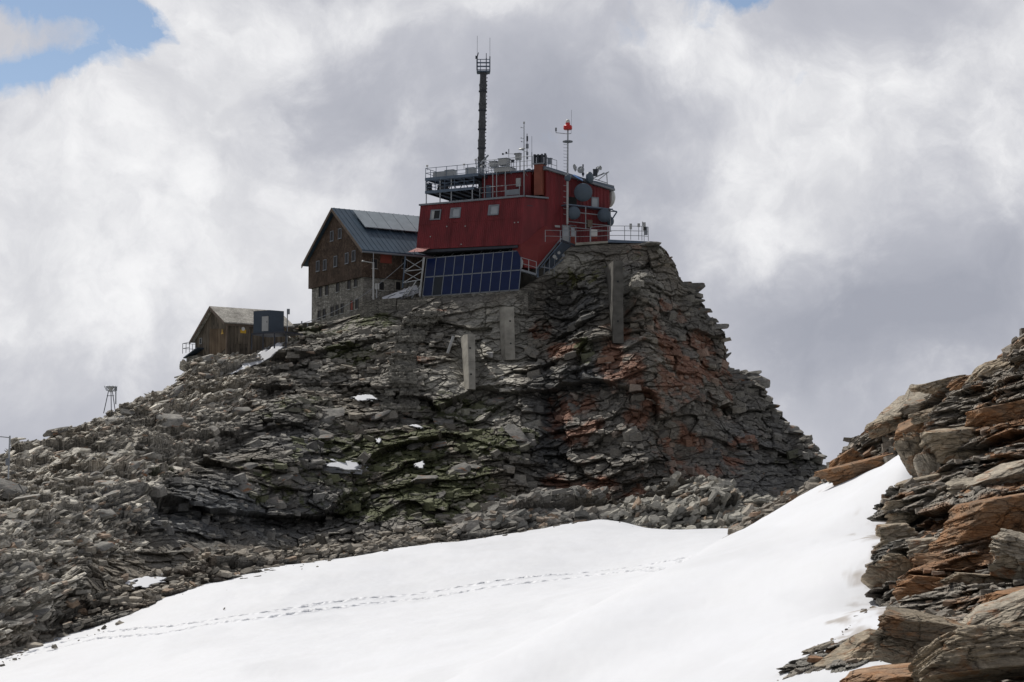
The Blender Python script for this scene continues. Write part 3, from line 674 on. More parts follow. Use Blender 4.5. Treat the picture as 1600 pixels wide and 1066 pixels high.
def moraine():
    C = []
    for c in MC:
        p = [PV(np.array(float(c[0])), np.array(float(c[1 + 2 * k])), float(c[2 + 2 * k])) for k in range(3)]
        C.append([p[0] + np.array([0, 9, -5.]), p[0] + np.array([0, 2.5, -.5]), p[0], p[1], p[2], p[2] + np.array([0, -2.0, -1.1]), p[2] + np.array([0, -7, -5.])])
    wm_ = np.diff([c[0] for c in MC]).astype(float); wm_[0] *= .12
    V = upsample(np.array(C), 1100, 260, wm_, [1, 1, 6, 6, 2, 1])
    nb = normals(V); px0, py0 = proj(V)
    low = sst(0, .5, 1 - np.abs(px0 - 600) / 150) if False else (.45 + .55 * (1 - sst(430, 560, px0)) + .55 * sst(700, 800, px0)).clip(0, 1)
    V1 = V + nb * ((fbm(V * .22, 4, 61) - .5) * 2.6 * low)[..., None]
    D, crack, tone = fracture(V1, [(5.0, 1.6, 1.5), (1.8, .55, .65), (.6, .2, .24)], 14, 77)
    V2 = V1 + (nb * np.array([1, .6, .6]) + np.array([0, -.5, 0])) * (D * low)[..., None]
    n1 = fbm(V1 * .5, 5, 90); n3 = fbm(V1 * 1.8, 4, 91)
    g = (.15 + .18 * tone)[..., None] * np.array([1.0, .955, .86])
    brown = sst(.45, .62, n1)[..., None] * (1 - sst(400, 700, px0) * .6)[..., None]
    g = g * (1 - brown * .6) + brown * .6 * np.array([.19, .145, .105]) * (.7 + .6 * n3[..., None])
    g = g * (1 - .55 * crack[..., None])
    tag(grid_mesh('rock_band', V2, M['rock'], g), kind='structure')
    rg = np.random.default_rng(9); nn = normals(V2)
    def batch(name, w, n, smin, smax, pw, up, jit, seed, colr, thick, label, strike, lift=.08):
        w = w.ravel() / w.sum(); i = np.unravel_index(rg.choice(len(w), n, p=w), V.shape[:2])
        s = smin + (smax - smin) * rg.random(n) ** pw; t = rg.random((n, 1)); c = np.array(colr[0]) * (1 - t) + np.array(colr[1]) * t
        wm = (rg.random((n, 1)) < .12) * rg.random((n, 1)); c = c * (1 - wm) + wm * np.array([.33, .24, .17])
        st = np.tile(np.array(strike), (n, 1)) + rg.normal(0, .4, (n, 3))
        tag(slabs(name, V2[i] + nn[i] * (s * lift)[:, None] + np.array([0, 0, 1]) * (rg.random(n) * .35)[:, None], nn[i] * .35 + np.array(up) + rg.normal(0, jit, (n, 3)), s, M['slab'], c, seed, thick, (.45, .85), st), kind='stuff', label=label, cat='rubble')
    vis = np.zeros(V.shape[:2]); vis[:, 30:225] = 1
    batch('scree_heap', vis * sst(930, 970, px0) * (1 - sst(1210, 1240, px0)), 1700, .22, .85, 1.9, (-.35, -.35, .6), .30, 21, [(.21, .205, .185), (.44, .42, .365)], (.10, .26), 'pale grey loose stone slabs heaped below the cliff', (.8, .2, .45), .25)
    batch('scree_stones', vis * sst(690, 740, px0) * (1 - sst(940, 960, px0)), 900, .28, .95, 1.8, (-.2, -.35, .8), .30, 22, [(.14, .14, .13), (.30, .28, .25)], (.12, .32), 'grey stones between the cliff foot and the snow', (1, .1, .2), .15)
    batch('rubble_band', vis * (1 - sst(640, 740, px0)) * (.3 + n1), 2600, .08, .62, 2.8, (-.1, -.3, .9), .25, 24, [(.16, .15, .13), (.40, .36, .30)], (.12, .30), 'brown and grey rubble along the upper edge of the snow field', (1, .1, .28), .08)
    return V2, nn, px0, py0
MV2, MN, Mpx, Mpy = moraine()

# ------------------------------------------------------------------ snow field
SP_ = [(-520, 1232, 85.5), (-520, 1290, 76), (-110, 1066, 112), (0, 1026, 117.5), (150, 978, 123.5), (300, 921, 131), (480, 878, 141), (650, 853, 149), (850, 824, 155), (950, 815, 158), (1030, 830, 155), (1130, 829, 154),
       (0, 1066, 101), (150, 1030, 103), (300, 990, 108), (300, 1066, 84), (600, 938, 117), (500, 1010, 92), (500, 1066, 76), (750, 905, 122), (900, 893, 124), (1010, 880, 122), (750, 990, 84), (690, 1048, 68), (900, 945, 88), (640, 1066, 66),
       (690, 1068, 44), (800, 1012, 47), (900, 960, 51), (1000, 910, 56), (1060, 881, 60), (1130, 842, 66), (1210, 800, 71), (1290, 754, 76), (1425, 703, 62), (1170, 822, 68.5), (1250, 777, 73.5), (1325, 742, 72), (1390, 722, 66), (1290, 782, 64), (1250, 808, 61), (1340, 768, 61), (1380, 752, 58), (1200, 838, 60), (1405, 722, 60), (1350, 752, 66),
       (900, 980, 64), (1000, 928, 72), (1060, 903, 80), (1130, 862, 88), (1210, 830, 88), (800, 1030, 60), (1290, 800, 92), (1400, 780, 88),
       (900, 1066, 41), (1100, 1066, 35), (1240, 1068, 30), (1385, 950, 38), (1388, 850, 46), (1420, 730, 58), (1200, 950, 44.5), (1300, 850, 51), (1100, 950, 47.5), (1290, 990, 36),
       (1330, 1010, 33), (1450, 950, 42), (1480, 800, 56), (1520, 720, 66),
       (800, 1500, 24), (1250, 1350, 20), (300, 1300, 48), (-100, 1220, 78), (600, 1180, 50), (1500, 1300, 22)]
def snow():
    pts = np.array([list(P(*p)) for p in SP_] + [[0, 8, -2.6], [6, 8, -2.0], [-8, 10, -3.6], [-30, 40, -9.5], [-45, 160, -6], [-20, 175, -4], [5, 178, -2], [26, 176, -2]])
    S = np.array([1, .5]); X = pts[:, :2] * S; n = len(X)
    phi = lambda r: np.where(r > 1e-9, r * r * np.log(np.maximum(r, 1e-9)), 0)
    K = phi(np.linalg.norm(X[:, None] - X[None], axis=-1)) + np.eye(n) * .08
    Pm = np.concatenate([np.ones((n, 1)), X], 1); A = np.zeros((n + 3, n + 3)); A[:n, :n] = K; A[:n, n:] = Pm; A[n:, :n] = Pm.T
    w = np.linalg.solve(A, np.concatenate([pts[:, 2], np.zeros(3)]))
    def zf(x, y):
        sh = x.shape; q = np.stack([x.ravel(), y.ravel()], 1) * S; out = np.full(len(q), w[n]) + q @ w[n + 1:]
        for k in range(n): out += w[k] * phi(np.hypot(q[:, 0] - X[k, 0], q[:, 1] - X[k, 1]))
        return out.reshape(sh)
    y = np.concatenate([np.geomspace(7, 84, 330)[:-1], np.linspace(84, 128, 420)[:-1], np.linspace(128, 176, 110)])
    u = np.concatenate([np.linspace(-.44, -.28, 60)[:-1], np.linspace(-.28, .26, 880)])
    Yg, Ug = np.meshgrid(y, u); Xg = Ug * Yg; Z0 = zf(Xg, Yg); Z = Z0.copy()
    W = np.stack([Xg, Yg, Z * 0], -1)
    Z += (fbm(W * np.array([.16, .07, 1]), 3, 201) - .5) * (.12 + .38 * sst(70, 95, Yg)) + (fbm(W * np.array([.9, .45, 1]), 4, 202) - .5) * .07 + (fbm(W * np.array([3.0, 1.6, 1]), 3, 203) - .5) * .018
    # melt hollows along the far rocks
    # footprints: two parallel tracks
    tr = [(-40, 1040), (60, 1018), (100, 1006), (162, 994), (244, 987), (350, 974), (425, 968), (500, 954), (537, 949), (600, 940), (662, 934), (725, 926), (787, 919), (850, 912), (912, 904), (975, 895), (1037, 886), (1075, 881)]
    tx = np.array([t[0] for t in tr], float); ty = np.array([t[1] for t in tr], float)
    def land(px, py):
        yy = np.linspace(62, 150, 500); d = ray(px, py); xx = d[0] / d[1] * yy; zz = d[2] / d[1] * yy; zs = zf(xx, yy)
        k = np.where(zz <= zs)[0]; k = k[k > 0]
        return (xx[k[0]], yy[k[0]]) if len(k) else None
    rg = np.random.default_rng(3)
    for off in (0, -9.5):
        path = [land(a, np.interp(a, tx, ty) + off * np.interp(a, [0, 200, 400, 900, 1060], [.3, .9, .9, .9, .7])) for a in np.linspace(-30, 1072, 90)]
        path = np.array([p for p in path if p]); seg = np.r_[0, np.cumsum(np.linalg.norm(np.diff(path, axis=0), axis=1))]
        s = 0; side = 1
        while s < seg[-1]:
            cx, cy = np.interp(s, seg, path[:, 0]), np.interp(s, seg, path[:, 1]); cx2, cy2 = np.interp(s + .5, seg, path[:, 0]), np.interp(s + .5, seg, path[:, 1])
            t = np.array([cx2 - cx, cy2 - cy]); t /= np.linalg.norm(t) + 1e-9; nrm = np.array([-t[1], t[0]])
            cx += nrm[0] * .16 * side + rg.normal(0, .05); cy += nrm[1] * .16 * side + rg.normal(0, .05)
            i0, i1 = np.searchsorted(y, [cy - .9, cy + .9]); j0, j1 = np.searchsorted(u, [(cx - .9) / cy, (cx + .9) / cy])
            if i1 > i0 and j1 > j0:
                xx, yy = Xg[j0:j1, i0:i1] - cx, Yg[j0:j1, i0:i1] - cy
                a = (xx * t[0] + yy * t[1]) / rg.uniform(.22, .34); b = (xx * nrm[0] + yy * nrm[1]) / .17; r2 = a * a + b * b
                dep = rg.uniform(.20, .36)
                Z[j0:j1, i0:i1] += -dep * np.exp(-r2 ** 1.4) + dep * .22 * np.exp(-(np.sqrt(r2) - 1.5) ** 2 * 4)
            s += rg.uniform(.52, .72); side = -side
    V = np.stack([Xg, Yg, Z], -1); px, py = proj(V)
    # dust and grit near the right-hand outcrop
    gr = blobmask(px, py, [(1370, 900, 55, 130, 1, -8), (1330, 990, 70, 50, .8, 35), (1400, 790, 22, 40, 1), (1290, 765, 30, 6, .6, 30)])
    gm = sst(.42, .75, gr * .5 + (fbm(V * np.array([2.2, 1.2, 1]), 5, 77) - .5) * 1.3 + .10) * sst(.1, .5, gr)
    col = SNOWC * (1 - gm[..., None] * .55 * np.array([.8, .9, 1.0]))
    col = col * (1 - .05 * sst(.5, .7, fbm(V * np.array([.3, .12, 1]), 5, 78))[..., None])
    tag(grid_mesh('snow_field', V, M['snow'], col, smooth=True), kind='structure')
    return zf
SNOWZ = snow()

# snow patches lying on the hill
def patch(cx, cy, rx, ry, rot, seed, lift=.5, V=None, label='', Y=None):
    V = HV2 if V is None else V
    px, py = proj(V)
    # outline in hill coordinates, draped on a smoothed copy of the hill
    i = np.unravel_index(np.argmin((px - cx) ** 2 + (py - cy) ** 2 + np.where(V[..., 1] > 207, 1e6, 0)), px.shape)
    c = V[i]; Yc = c[1]; n = 46
    a = np.linspace(-1.3, 1.3, n); A, B = np.meshgrid(a, a, indexing='ij'); ro = R(rot)
    dx = (A * rx * math.cos(ro) - B * ry * math.sin(ro)); dy = -(A * rx * math.sin(ro) + B * ry * math.cos(ro))
    # local plane depth of hill fitted around the patch
    m = (np.abs(px - cx) < rx * 1.5 + 8) & (np.abs(py - cy) < ry * 1.8 + 8) & (np.abs(V[..., 1] - Yc) < 14)
    G = np.stack([px[m] - cx, py[m] - cy, np.ones(m.sum())], 1); co = np.linalg.lstsq(G, V[..., 1][m], rcond=None)[0]
    Yp = co[0] * dx - .17 * dy + co[2] - .35
    if Y: Yp = Yp * 0 + Y - .13 * dy
    q = np.stack([A * 1.3 + seed, B * 1.3, A * 0], -1)
    r = np.sqrt(A * A + B * B) + (fbm(q * 2.0, 4, seed) - .5) * 1.3
    h = sst(1.0, .78, r)
    Yp = Yp - (lift * h - 1.6 * (1 - h)); W = PV(cx + dx, cy + dy, Yp); W[..., 2] += .12 * h
    o = grid_mesh('snow_patch', W, M['snow'], np.tile(SNOWC * .97, (n, n, 1)), smooth=True)
    return tag(o, label, 'snow patch')
for a in [(404, 562, 46, 9, 29, 1, 2.2, None, 'long slanting snow patch on the rubble below the dark container'), (538, 728, 30, 9, -3, 4, .8, None, 'largest snow patch on the dark mossy cliff'), (568, 623, 19, 6, -4, 3, .8, None, 'small snow patch at the foot of the dry stone buttress'),
          (650, 668, 12, 3, -10, 8, .8, None, 'thin snow sliver on the mossy cliff'), (656, 728, 8, 6, 10, 5, .8, None, 'tiny snow patch right of the larger patch on the cliff'), (592, 690, 5, 4, 10, 6, .8, None, 'speck of snow in the moss above the larger cliff patch'),
          (288, 655, 18, 3.5, 18, 9, .4, None, 'thin snow streak in the middle of the left rubble slope'), (626, 461, 22, 5, 20, 12, .1, None, 'bright snow patch under the steel scaffold', 202.6)]: patch(*a)
for a in [(228, 912, 36, 9, 12, 11, 1.6, MV2, 'snow patch among the brown rocks above the snow field'), (128, 910, 22, 4, 10, 13, 1.4, MV2, 'thin snow strip on the rock band at lower left'), (32, 988, 40, 9, 20, 15, 1.9, MV2, 'snow patch at the far lower left of the rock band'),
          (268, 937, 22, 7, 10, 17, 1.6, MV2, 'small snow patch touching the snow field edge')]: patch(*a)
# ------------------------------------------------------------------ near outcrop on the right
def near():
    # back ridge
    AC = [(1100, 900, 86), (1150, 834, 84), (1180, 803, 82), (1240, 775, 80), (1288, 748, 78), (1308, 716, 76), (1350, 686, 75), (1400, 650, 73), (1440, 620, 71), (1480, 606, 69), (1520, 598, 67), (1560, 570, 65), (1590, 540, 64), (1640, 500, 62), (1760, 430, 58), (2300, 250, 50)]
    foot = [(1100, 925, 83), (1150, 858, 80), (1180, 828, 78), (1240, 800, 76), (1288, 772, 74), (1308, 765, 72.5), (1350, 755, 71), (1400, 735, 69), (1440, 770, 65), (1480, 780, 62), (1520, 780, 60), (1560, 780, 58), (1590, 780, 56), (1640, 780, 54), (1760, 780, 50), (2300, 780, 38)]
    C = []
    for a, f in zip(AC, foot):
        p, q = np.array(P(*a)), np.array(P(*f)); m = p * .5 + q * .5 + np.array([0, 1.0, 0])
        C.append([p + np.array([2, 14, -9.]), p + np.array([.5, 4, -1.5]), p, m, q, q + np.array([0, -2, -2.])])
    wa_ = np.diff([a[0] for a in AC]).astype(float); wa_[-1] *= .15
    V = upsample(np.array(C), 800, 300, wa_, [1, 2, 8, 8, 2])
    res = []
    def finish(V, name, scales, seed, dip, am=1.0, redb=(), greyb=()):
        nb = normals(V, (-.3, -1, .5)); px, py = proj(V)
        V1 = V + nb * ((fbm(V * .5, 4, seed) - .5) * 1.5 * am)[..., None]
        x, z = V1[..., 0], V1[..., 2]
        S = V1 * 2.2
        D, crack, tone = fracture(S, scales, dip, seed); D = D * am / 2.2
        V2 = V1 + (nb * np.array([.5, .25, .06]) + np.array([-.35, -.9, 0])) * D[..., None]
        n1 = fbm(V1 * 1.3, 5, seed + 1); n3 = fbm(V1 * 5, 4, seed + 2)
        g = (.26 + .27 * tone)[..., None] * np.array([1.0, .91, .78])
        pale = sst(.62, .72, n3)[..., None] * .3; g = g * (1 - pale) + pale * np.array([.36, .34, .29])
        r = blobmask(px, py, redb); rm = sst(.40, .62, r * .34 + (n1 - .5) * 1.1 + (tone - .5) * .3 + .36) * .85
        g = g * (1 - rm[..., None]) + rm[..., None] * np.array([.36, .185, .085]) * (.5 + .9 * n3[..., None])
        gr = blobmask(px, py, greyb); gm = sst(.3, .6, gr)[..., None] * .85
        g = g * (1 - gm) + gm * (.15 + .20 * tone)[..., None] * np.array([1, .97, .88])
        g = g * (1 - .6 * crack[..., None])
        o = grid_mesh(name, V2, M['near'], g); tag(o, kind='structure'); return V2
    red = [(1540, 830, 90, 60, 1), (1500, 890, 100, 30, 1), (1470, 930, 90, 16, .9), (1360, 735, 70, 22, 1), (1570, 680, 40, 50, .9), (1450, 680, 20, 20, .6), (1590, 960, 50, 20, .6)]
    grey = [(1400, 850, 28, 110, 1), (1440, 720, 40, 40, .8), (1320, 1040, 90, 50, 1), (1500, 730, 50, 30, .6), (1400, 1000, 60, 30, .6)]
    VA = finish(V, 'outcrop_ridge', [(2.6, 1.1, .9), (1.1, .45, .5), (.45, .17, .2)], 301, 24, .9, red, grey)
    # front outcrop
    BC = [(590, [(1560, 60), (1620, 58), (1690, 57), (1800, 55)]), (640, [(1490, 58), (1560, 55), (1660, 53), (1800, 51)]), (690, [(1445, 57), (1520, 53), (1640, 50), (1800, 47)]),
          (740, [(1428, 54), (1500, 50.5), (1620, 48), (1800, 45)]), (790, [(1400, 50), (1480, 46.5), (1610, 44), (1800, 41)]), (850, [(1390, 46), (1465, 42.5), (1600, 40), (1800, 37)]),
          (910, [(1390, 43), (1465, 39.5), (1600, 37), (1800, 34)]), (955, [(1385, 40.5), (1455, 36.5), (1600, 34), (1800, 31)]), (1000, [(1338, 36.5), (1430, 33), (1600, 31), (1800, 28)]),
          (1066, [(1268, 31.2), (1390, 29.3), (1600, 28), (1800, 26)]), (1150, [(1170, 27.5), (1360, 26), (1600, 25), (1800, 23)])]
    BC += [(1400, [(1080, 21), (1350, 20), (1600, 19), (1800, 17)]), (2200, [(900, 13), (1300, 12), (1600, 11), (1800, 9.5)])]; BC = [(py, row + [(2500, row[-1][1] - 6.5)]) for py, row in BC]
    C = []
    for py, row in BC:
        pts = [np.array(P(px, py, Y)) for px, Y in row]; e = pts[0]
        C.append([e + np.array([3.0, 8, -1.]), e + np.array([.7, 2.6, -.2])] + pts)
    top = [p + np.array([0, 3.0, -.6]) for p in C[0]]; top2 = [p + np.array([0, 10, -6.]) for p in C[0]]
    C = np.array([top2, top] + C)
    V = upsample(C, 800, 660, [1, 1] + [6] * 10 + [2, 2], [2, 2, 7, 9, 5, 3])
    VB = finish(V, 'outcrop_rock', [(4.2, 1.5, 1.5), (1.7, .55, .75), (.7, .21, .28), (.3, .09, .10)], 333, 13, 1.0, red, grey)
    # gravel and chips on ledges
    rg = np.random.default_rng(31)
    for nm, VV, n, (s0, s1), lab, cond in (('outcrop_rubble', VA, 1500, (.05, .42), 'brown and grey broken stone lying on the outcrop ridge', None), ('ledge_stones', VB, 1600, (.025, .20), 'small loose stones lying in the ledges of the near outcrop', None)):
        nn = normals(VV, (-.3, -1, .5)); px, py = proj(VV)
        w = (np.clip(nn[..., 2], 0, 1) ** 2 + .03) * (px > 1120) * (px < 1640); w[:20] = 0; w = w.ravel() / w.sum()
        i = np.unravel_index(rg.choice(len(w), n, p=w), VV.shape[:2]); s = s0 + (s1 - s0) * rg.random(n) ** 2.6
        t = rg.random((n, 1)); c = np.array([.16, .15, .13]) * (1 - t) + np.array([.34, .30, .25]) * t
        wm = (rg.random((n, 1)) < .3) * rg.random((n, 1)); c = c * (1 - wm) + wm * np.array([.32, .17, .09])
        tag(slabs(nm, VV[i] + nn[i] * (s * .12)[:, None], nn[i] * .4 + np.array([-.2, -.2, .8]) + rg.normal(0, .25, (n, 3)), s, M['slab'], c, 41, (.14, .36), (.45, .85)), kind='stuff', label=lab, cat='rubble')
    return VA, VB
near()
NB = [ # px,py,Y,size,flat,aspect,(rx,ry,rz deg),mat,seed,label
 (1550, 1024, 26.5, 1.15, .26, .55, (-18, -6, 4), 'boulder', 1, 'large grey angular slab with a pale left end at the bottom right corner'),
 (1432, 1002, 29.5, .82, .50, .6, (10, 12, 10), 'boulder', 2, 'big smooth brown-grey block above the bottom edge, left of the corner slab'),
 (1345, 1042, 31.0, .78, .42, .55, (6, -28, 0), 'boulder', 3, 'grey tilted block at the bottom beside the snow edge'),
 (1420, 1064, 27.5, 1.0, .20, .6, (0, -8, 0), 'boulder_rust', 4, 'low reddish-brown slab along the bottom edge'),
 (1568, 962, 30.0, .95, .22, .6, (14, -26, -8), 'boulder_pale', 5, 'pale grey slab rising to the right above the corner slab'),
 (1582, 945, 31.5, .42, .5, .7, (5, -10, 0), 'boulder_rust', 6, 'tan stone lying on the pale rising slab near the right edge'),
 (1568, 822, 40.5, 1.55, .36, .6, (4, -9, 6), 'boulder_rust', 7, 'massive rust-orange overhanging block in the middle of the outcrop'),
 (1468, 856, 41.5, .72, .30, .6, (0, -8, 10), 'boulder_pale', 8, 'pale ledge block protruding under the massive orange block'),
 (1515, 885, 40.0, 1.15, .20, .6, (0, 1, 0), 'boulder_rust', 9, 'long orange slab under the overhang'),
 (1535, 912, 37.5, .85, .20, .6, (0, 4, 0), 'boulder', 10, 'grey layered slab with rounded right end below the orange slab'),
 (1462, 925, 38.5, .85, .34, .6, (0, 5, 0), 'boulder_rust', 11, 'block with a grey top and orange lower edge above the dark recess'),
 (1592, 872, 37.0, .62, .62, .7, (20, 10, 30), 'boulder_pale', 12, 'pale rounded boulder at the right edge beside the overhang'),
 (1562, 745, 46.5, 1.0, .20, .6, (10, -20, 0), 'boulder_pale', 13, 'pale grey slab rising to the right edge above the orange block'),
 (1512, 770, 46.5, .62, .50, .6, (16, -14, 10), 'boulder_pale', 14, 'pale squarish block left of the rising grey slab'),
 (1488, 697, 53.0, .92, .48, .7, (0, -4, 8), 'boulder', 15, 'large dark-topped block overhanging a black gap at mid outcrop'),
 (1436, 712, 55.0, .62, .62, .6, (0, 62, 0), 'boulder', 16, 'upright grey block at the top corner of the snow bank'),
 (1452, 735, 53.0, .55, .5, .6, (0, 70, 0), 'boulder_pale', 17, 'upright beige stone standing behind the grey corner block'),
 (1482, 757, 50.5, 1.15, .30, .6, (6, -12, 0), 'boulder', 18, 'broad brown block below the black gap'),
 (1358, 736, 69.0, 1.55, .26, .5, (4, -14, 0), 'boulder_rust', 19, 'rusty red slab resting on the upper edge of the snow bank'),
 (1322, 722, 71.5, .62, .5, .7, (0, -34, 0), 'boulder_rust', 20, 'orange-brown boulder at the left tip of the outcrop ridge'),
 (1312, 744, 71.5, .45, .5, .7, (0, -8, 0), 'boulder', 21, 'grey stone below the orange-brown tip boulder'),
 (1405, 640, 70.5, 1.15, .14, .6, (24, -34, 0), 'boulder_pale', 22, 'large pale slab leaning on the ridge skyline'),
 (1432, 624, 69.5, 1.15, .15, .6, (24, -30, 0), 'boulder_pale', 23, 'second pale slab on the skyline right of the first leaning slab'),
 (1472, 603, 68.0, .95, .20, .6, (0, -14, 0), 'boulder', 24, 'dark curved slab on the skyline above the pale slabs'),
 (1513, 597, 66.0, .62, .32, .6, (0, -10, 0), 'boulder_rust', 25, 'reddish stone on the skyline near the right'),
 (1422, 676, 67.0, .82, .34, .5, (18, -26, 0), 'boulder_rust', 26, 'tan wedge-shaped block in the middle of the ridge rubble'),
 (1385, 665, 70.0, .78, .34, .6, (0, -20, 0), 'boulder', 27, 'grey-brown block on the ridge above the rusty slab'),
 (1452, 648, 66.5, .75, .25, .6, (0, -16, 0), 'boulder', 28, 'flat beige stone on the ridge below the skyline slabs'),
 (1556, 590, 62.5, 1.25, .42, .6, (0, -24, 0), 'boulder', 29, 'layered brown block on the rising skyline at right'),
 (1590, 598, 60.5, .85, .24, .6, (0, -6, 0), 'boulder_pale', 30, 'pale flat slab near the right edge below the skyline'),
 (1603, 552, 62.0, .55, .75, .6, (0, -30, 0), 'boulder', 31, 'dark grey boulder highest at the right edge'),
 (1535, 640, 58.0, .95, .42, .6, (0, -14, 0), 'boulder', 32, 'grey-brown block in the upper right of the outcrop'),
 (1580, 668, 53.0, 1.15, .55, .6, (0, -12, 8), 'boulder_rust', 33, 'dark orange block at the right edge above the rising pale slab'),
 (1362, 978, 38.0, .28, .6, .7, (0, -10, 30), 'boulder', 34, 'small brown stone standing at the lower snow edge'),
 (1336, 984, 38.2, .20, .5, .7, (0, 8, 0), 'boulder', 35, 'smallest grey stone left of the brown stone at the lower snow edge'),
 (1275, 1022, 33.5, .42, .35, .6, (0, -16, 0), 'boulder_pale', 36, 'pale flat stone beside the snow near the bottom'),
 (1255, 1042, 32.0, .26, .4, .6, (0, -10, 0), 'boulder', 37, 'little dark stone at the snow edge in the bottom left of the outcrop'),
 (1412, 800, 47.5, .52, .5, .7, (0, -6, 0), 'boulder', 38, 'grey stone sticking out of the outcrop into the snow edge'),
 (1400, 852, 45.0, .55, .8, .7, (0, -6, 0), 'boulder', 39, 'dark grey block projecting left towards the snow at mid height'),
 (1402, 905, 42.0, .55, .8, .6, (0, 40, 0), 'boulder', 40, 'dark grey triangular block above the lower snow edge')]
for px, py, Y, s, fl, asp, rot, mt, sd_, lab in NB:
    o = boulder('boulder', P(px, py, Y + s * .25), s, tuple(R(a) for a in rot), M[mt], 500 + sd_, 56 if s > .6 else 34, fl, lab, 'boulder', None, strata=.035, rough=.035, planes=10, aspect=asp)
    o['kind'] = 'thing'
for px, py, Y, s, lab in ((1078, 452, 203.0, 1.25, 'thick slab jutting out from the right side of the cliff below the terrace'), (1085, 470, 202.5, 1.2, 'thin pointed slab just below the jutting thick slab on the cliff edge'), (1018, 382, 200.2, 1.3, 'flat pale slab under the right end of the terrace')):
    o = boulder('boulder', P(px, py, Y), s, (0, R(-4), .2), M['slab_one'], 900 + int(px), 12, .36 if px == 1078 else .14, lab, 'boulder', None, aspect=.9); o['kind'] = 'thing'
o = boulder('boulder', P(1110, 776, 164.0), 1.9, (R(8), R(12), .2), M['boulder'], 951, 20, .38, 'large brownish slab on top of the pale scree heap', 'boulder', None, aspect=.7, strata=.06); o['kind'] = 'thing'

# stones poking through the snow along its edges
def edge_stones():
    rg = np.random.default_rng(77); P3 = []
    for (x0, x1, k, spread) in ((-40, 480, 90, 7), (480, 950, 60, 4), (950, 1140, 60, 6)):
        for _ in range(k):
            px = rg.uniform(x0, x1); ed = np.interp(px, [c[0] for c in MC], [c[5] for c in MC]); Y = np.interp(px, [c[0] for c in MC], [c[6] for c in MC])
            p = P(px, ed, Y); y = p.y - abs(rg.normal(0, spread * .6)); x = p.x * y / p.y; P3.append([x, y, float(SNOWZ(np.array([x]), np.array([y]))[0])])
    P3 = np.array(P3); n = len(P3); t = rg.random((n, 1))
    s = .06 + .34 * rg.random(n) ** 2.5
    tag(slabs('edge_stones', P3, np.tile([-.1, -.2, 1.], (n, 1)) + rg.normal(0, .3, (n, 3)), s, M['slab'], np.array([.14, .13, .11]) * (1 - t) + np.array([.34, .31, .26]) * t, 5, (.15, .35)), kind='stuff', label='small stones poking out of the snow along its upper edge', cat='rubble')
    P3 = []
    for _ in range(220):
        t = rg.uniform(0, 1); py = 730 + 330 * t; px = np.interp(py, [700, 790, 850, 950, 1000, 1066], [1425, 1400, 1388, 1385, 1320, 1240]) - abs(rg.normal(0, 11)) + 4; Y = np.interp(py, [700, 790, 850, 950, 1000, 1066], [60, 49, 45, 39.5, 35.5, 30.5])
        p = P(px, py, Y); P3.append([p.x, p.y, float(SNOWZ(np.array([p.x]), np.array([p.y]))[0])])
    P3 = np.array(P3); n = len(P3); t = rg.random((n, 1)); s = .015 + .11 * rg.random(n) ** 3
    tag(slabs('edge_chips', P3, np.tile([-.1, -.2, 1.], (n, 1)) + rg.normal(0, .3, (n, 3)), s, M['slab'], np.array([.14, .12, .10]) * (1 - t) + np.array([.32, .27, .21]) * t, 6, (.15, .35)), kind='stuff', label='small stone chips on the snow beside the near outcrop', cat='rubble')
edge_stones()

# ------------------------------------------------------------------ buildings
Z = Vector((0, 0, 1))
class Fr:
    """building frame: corner o, u along the front, v inwards"""
    def __init__(s, o, ang_dir, inward): s.o = Vector(o); s.u = Vector(ang_dir).normalized(); s.v = Vector(inward).normalized()
    def p(s, u, v, z): return Vector((s.o.x, s.o.y, 0)) + s.u * u + s.v * v + Z * z
    def pix(s, px, py, v=0.0):     # u, z of a pixel on the plane at depth v
        h = hit(px, py, s.p(0, v, 0), s.v); d = h - s.p(0, v, 0); return d.dot(s.u), h.z
def fbox(mb, f, u0, u1, v0, v1, z0, z1): return mb.box(f.p(u0, v0, z0), f.u * (u1 - u0), f.v * (v1 - v0), Z * (z1 - z0))
def add_window(f, u, z, w, h, parent, v=0.0, frame=.07, fm='trim', gm='glass', sill=True, proud=.05, split=False, label=None):
    mb = MB()
    for a, b, c, d in ((u - w / 2 - frame, u + w / 2 + frame, z + h / 2, z + h / 2 + frame), (u - w / 2 - frame, u + w / 2 + frame, z - h / 2 - frame, z - h / 2),
                       (u - w / 2 - frame, u - w / 2, z - h / 2, z + h / 2), (u + w / 2, u + w / 2 + frame, z - h / 2, z + h / 2)):
        fbox(mb, f, a, b, v - proud, v - .004, c, d)
    if split: fbox(mb, f, u - .02, u + .02, v - proud + .01, v - .016, z - h / 2, z + h / 2)
    wn = mb.build('window', M[fm], parent)
    if label: wn['label'] = label
    g = MB(); fbox(g, f, u - w / 2, u + w / 2, v - .014, v - .006, z - h / 2, z + h / 2); g.build('pane', M[gm], wn)
    if sill: s = MB(); fbox(s, f, u - w / 2 - frame * 1.4, u + w / 2 + frame * 1.4, v - proud - .06, v - .003, z - h / 2 - frame - .05, z - h / 2 - frame - .002); s.build('sill', M['offwhite' if fm != 'trim' else 'trim'], wn)
    return wn
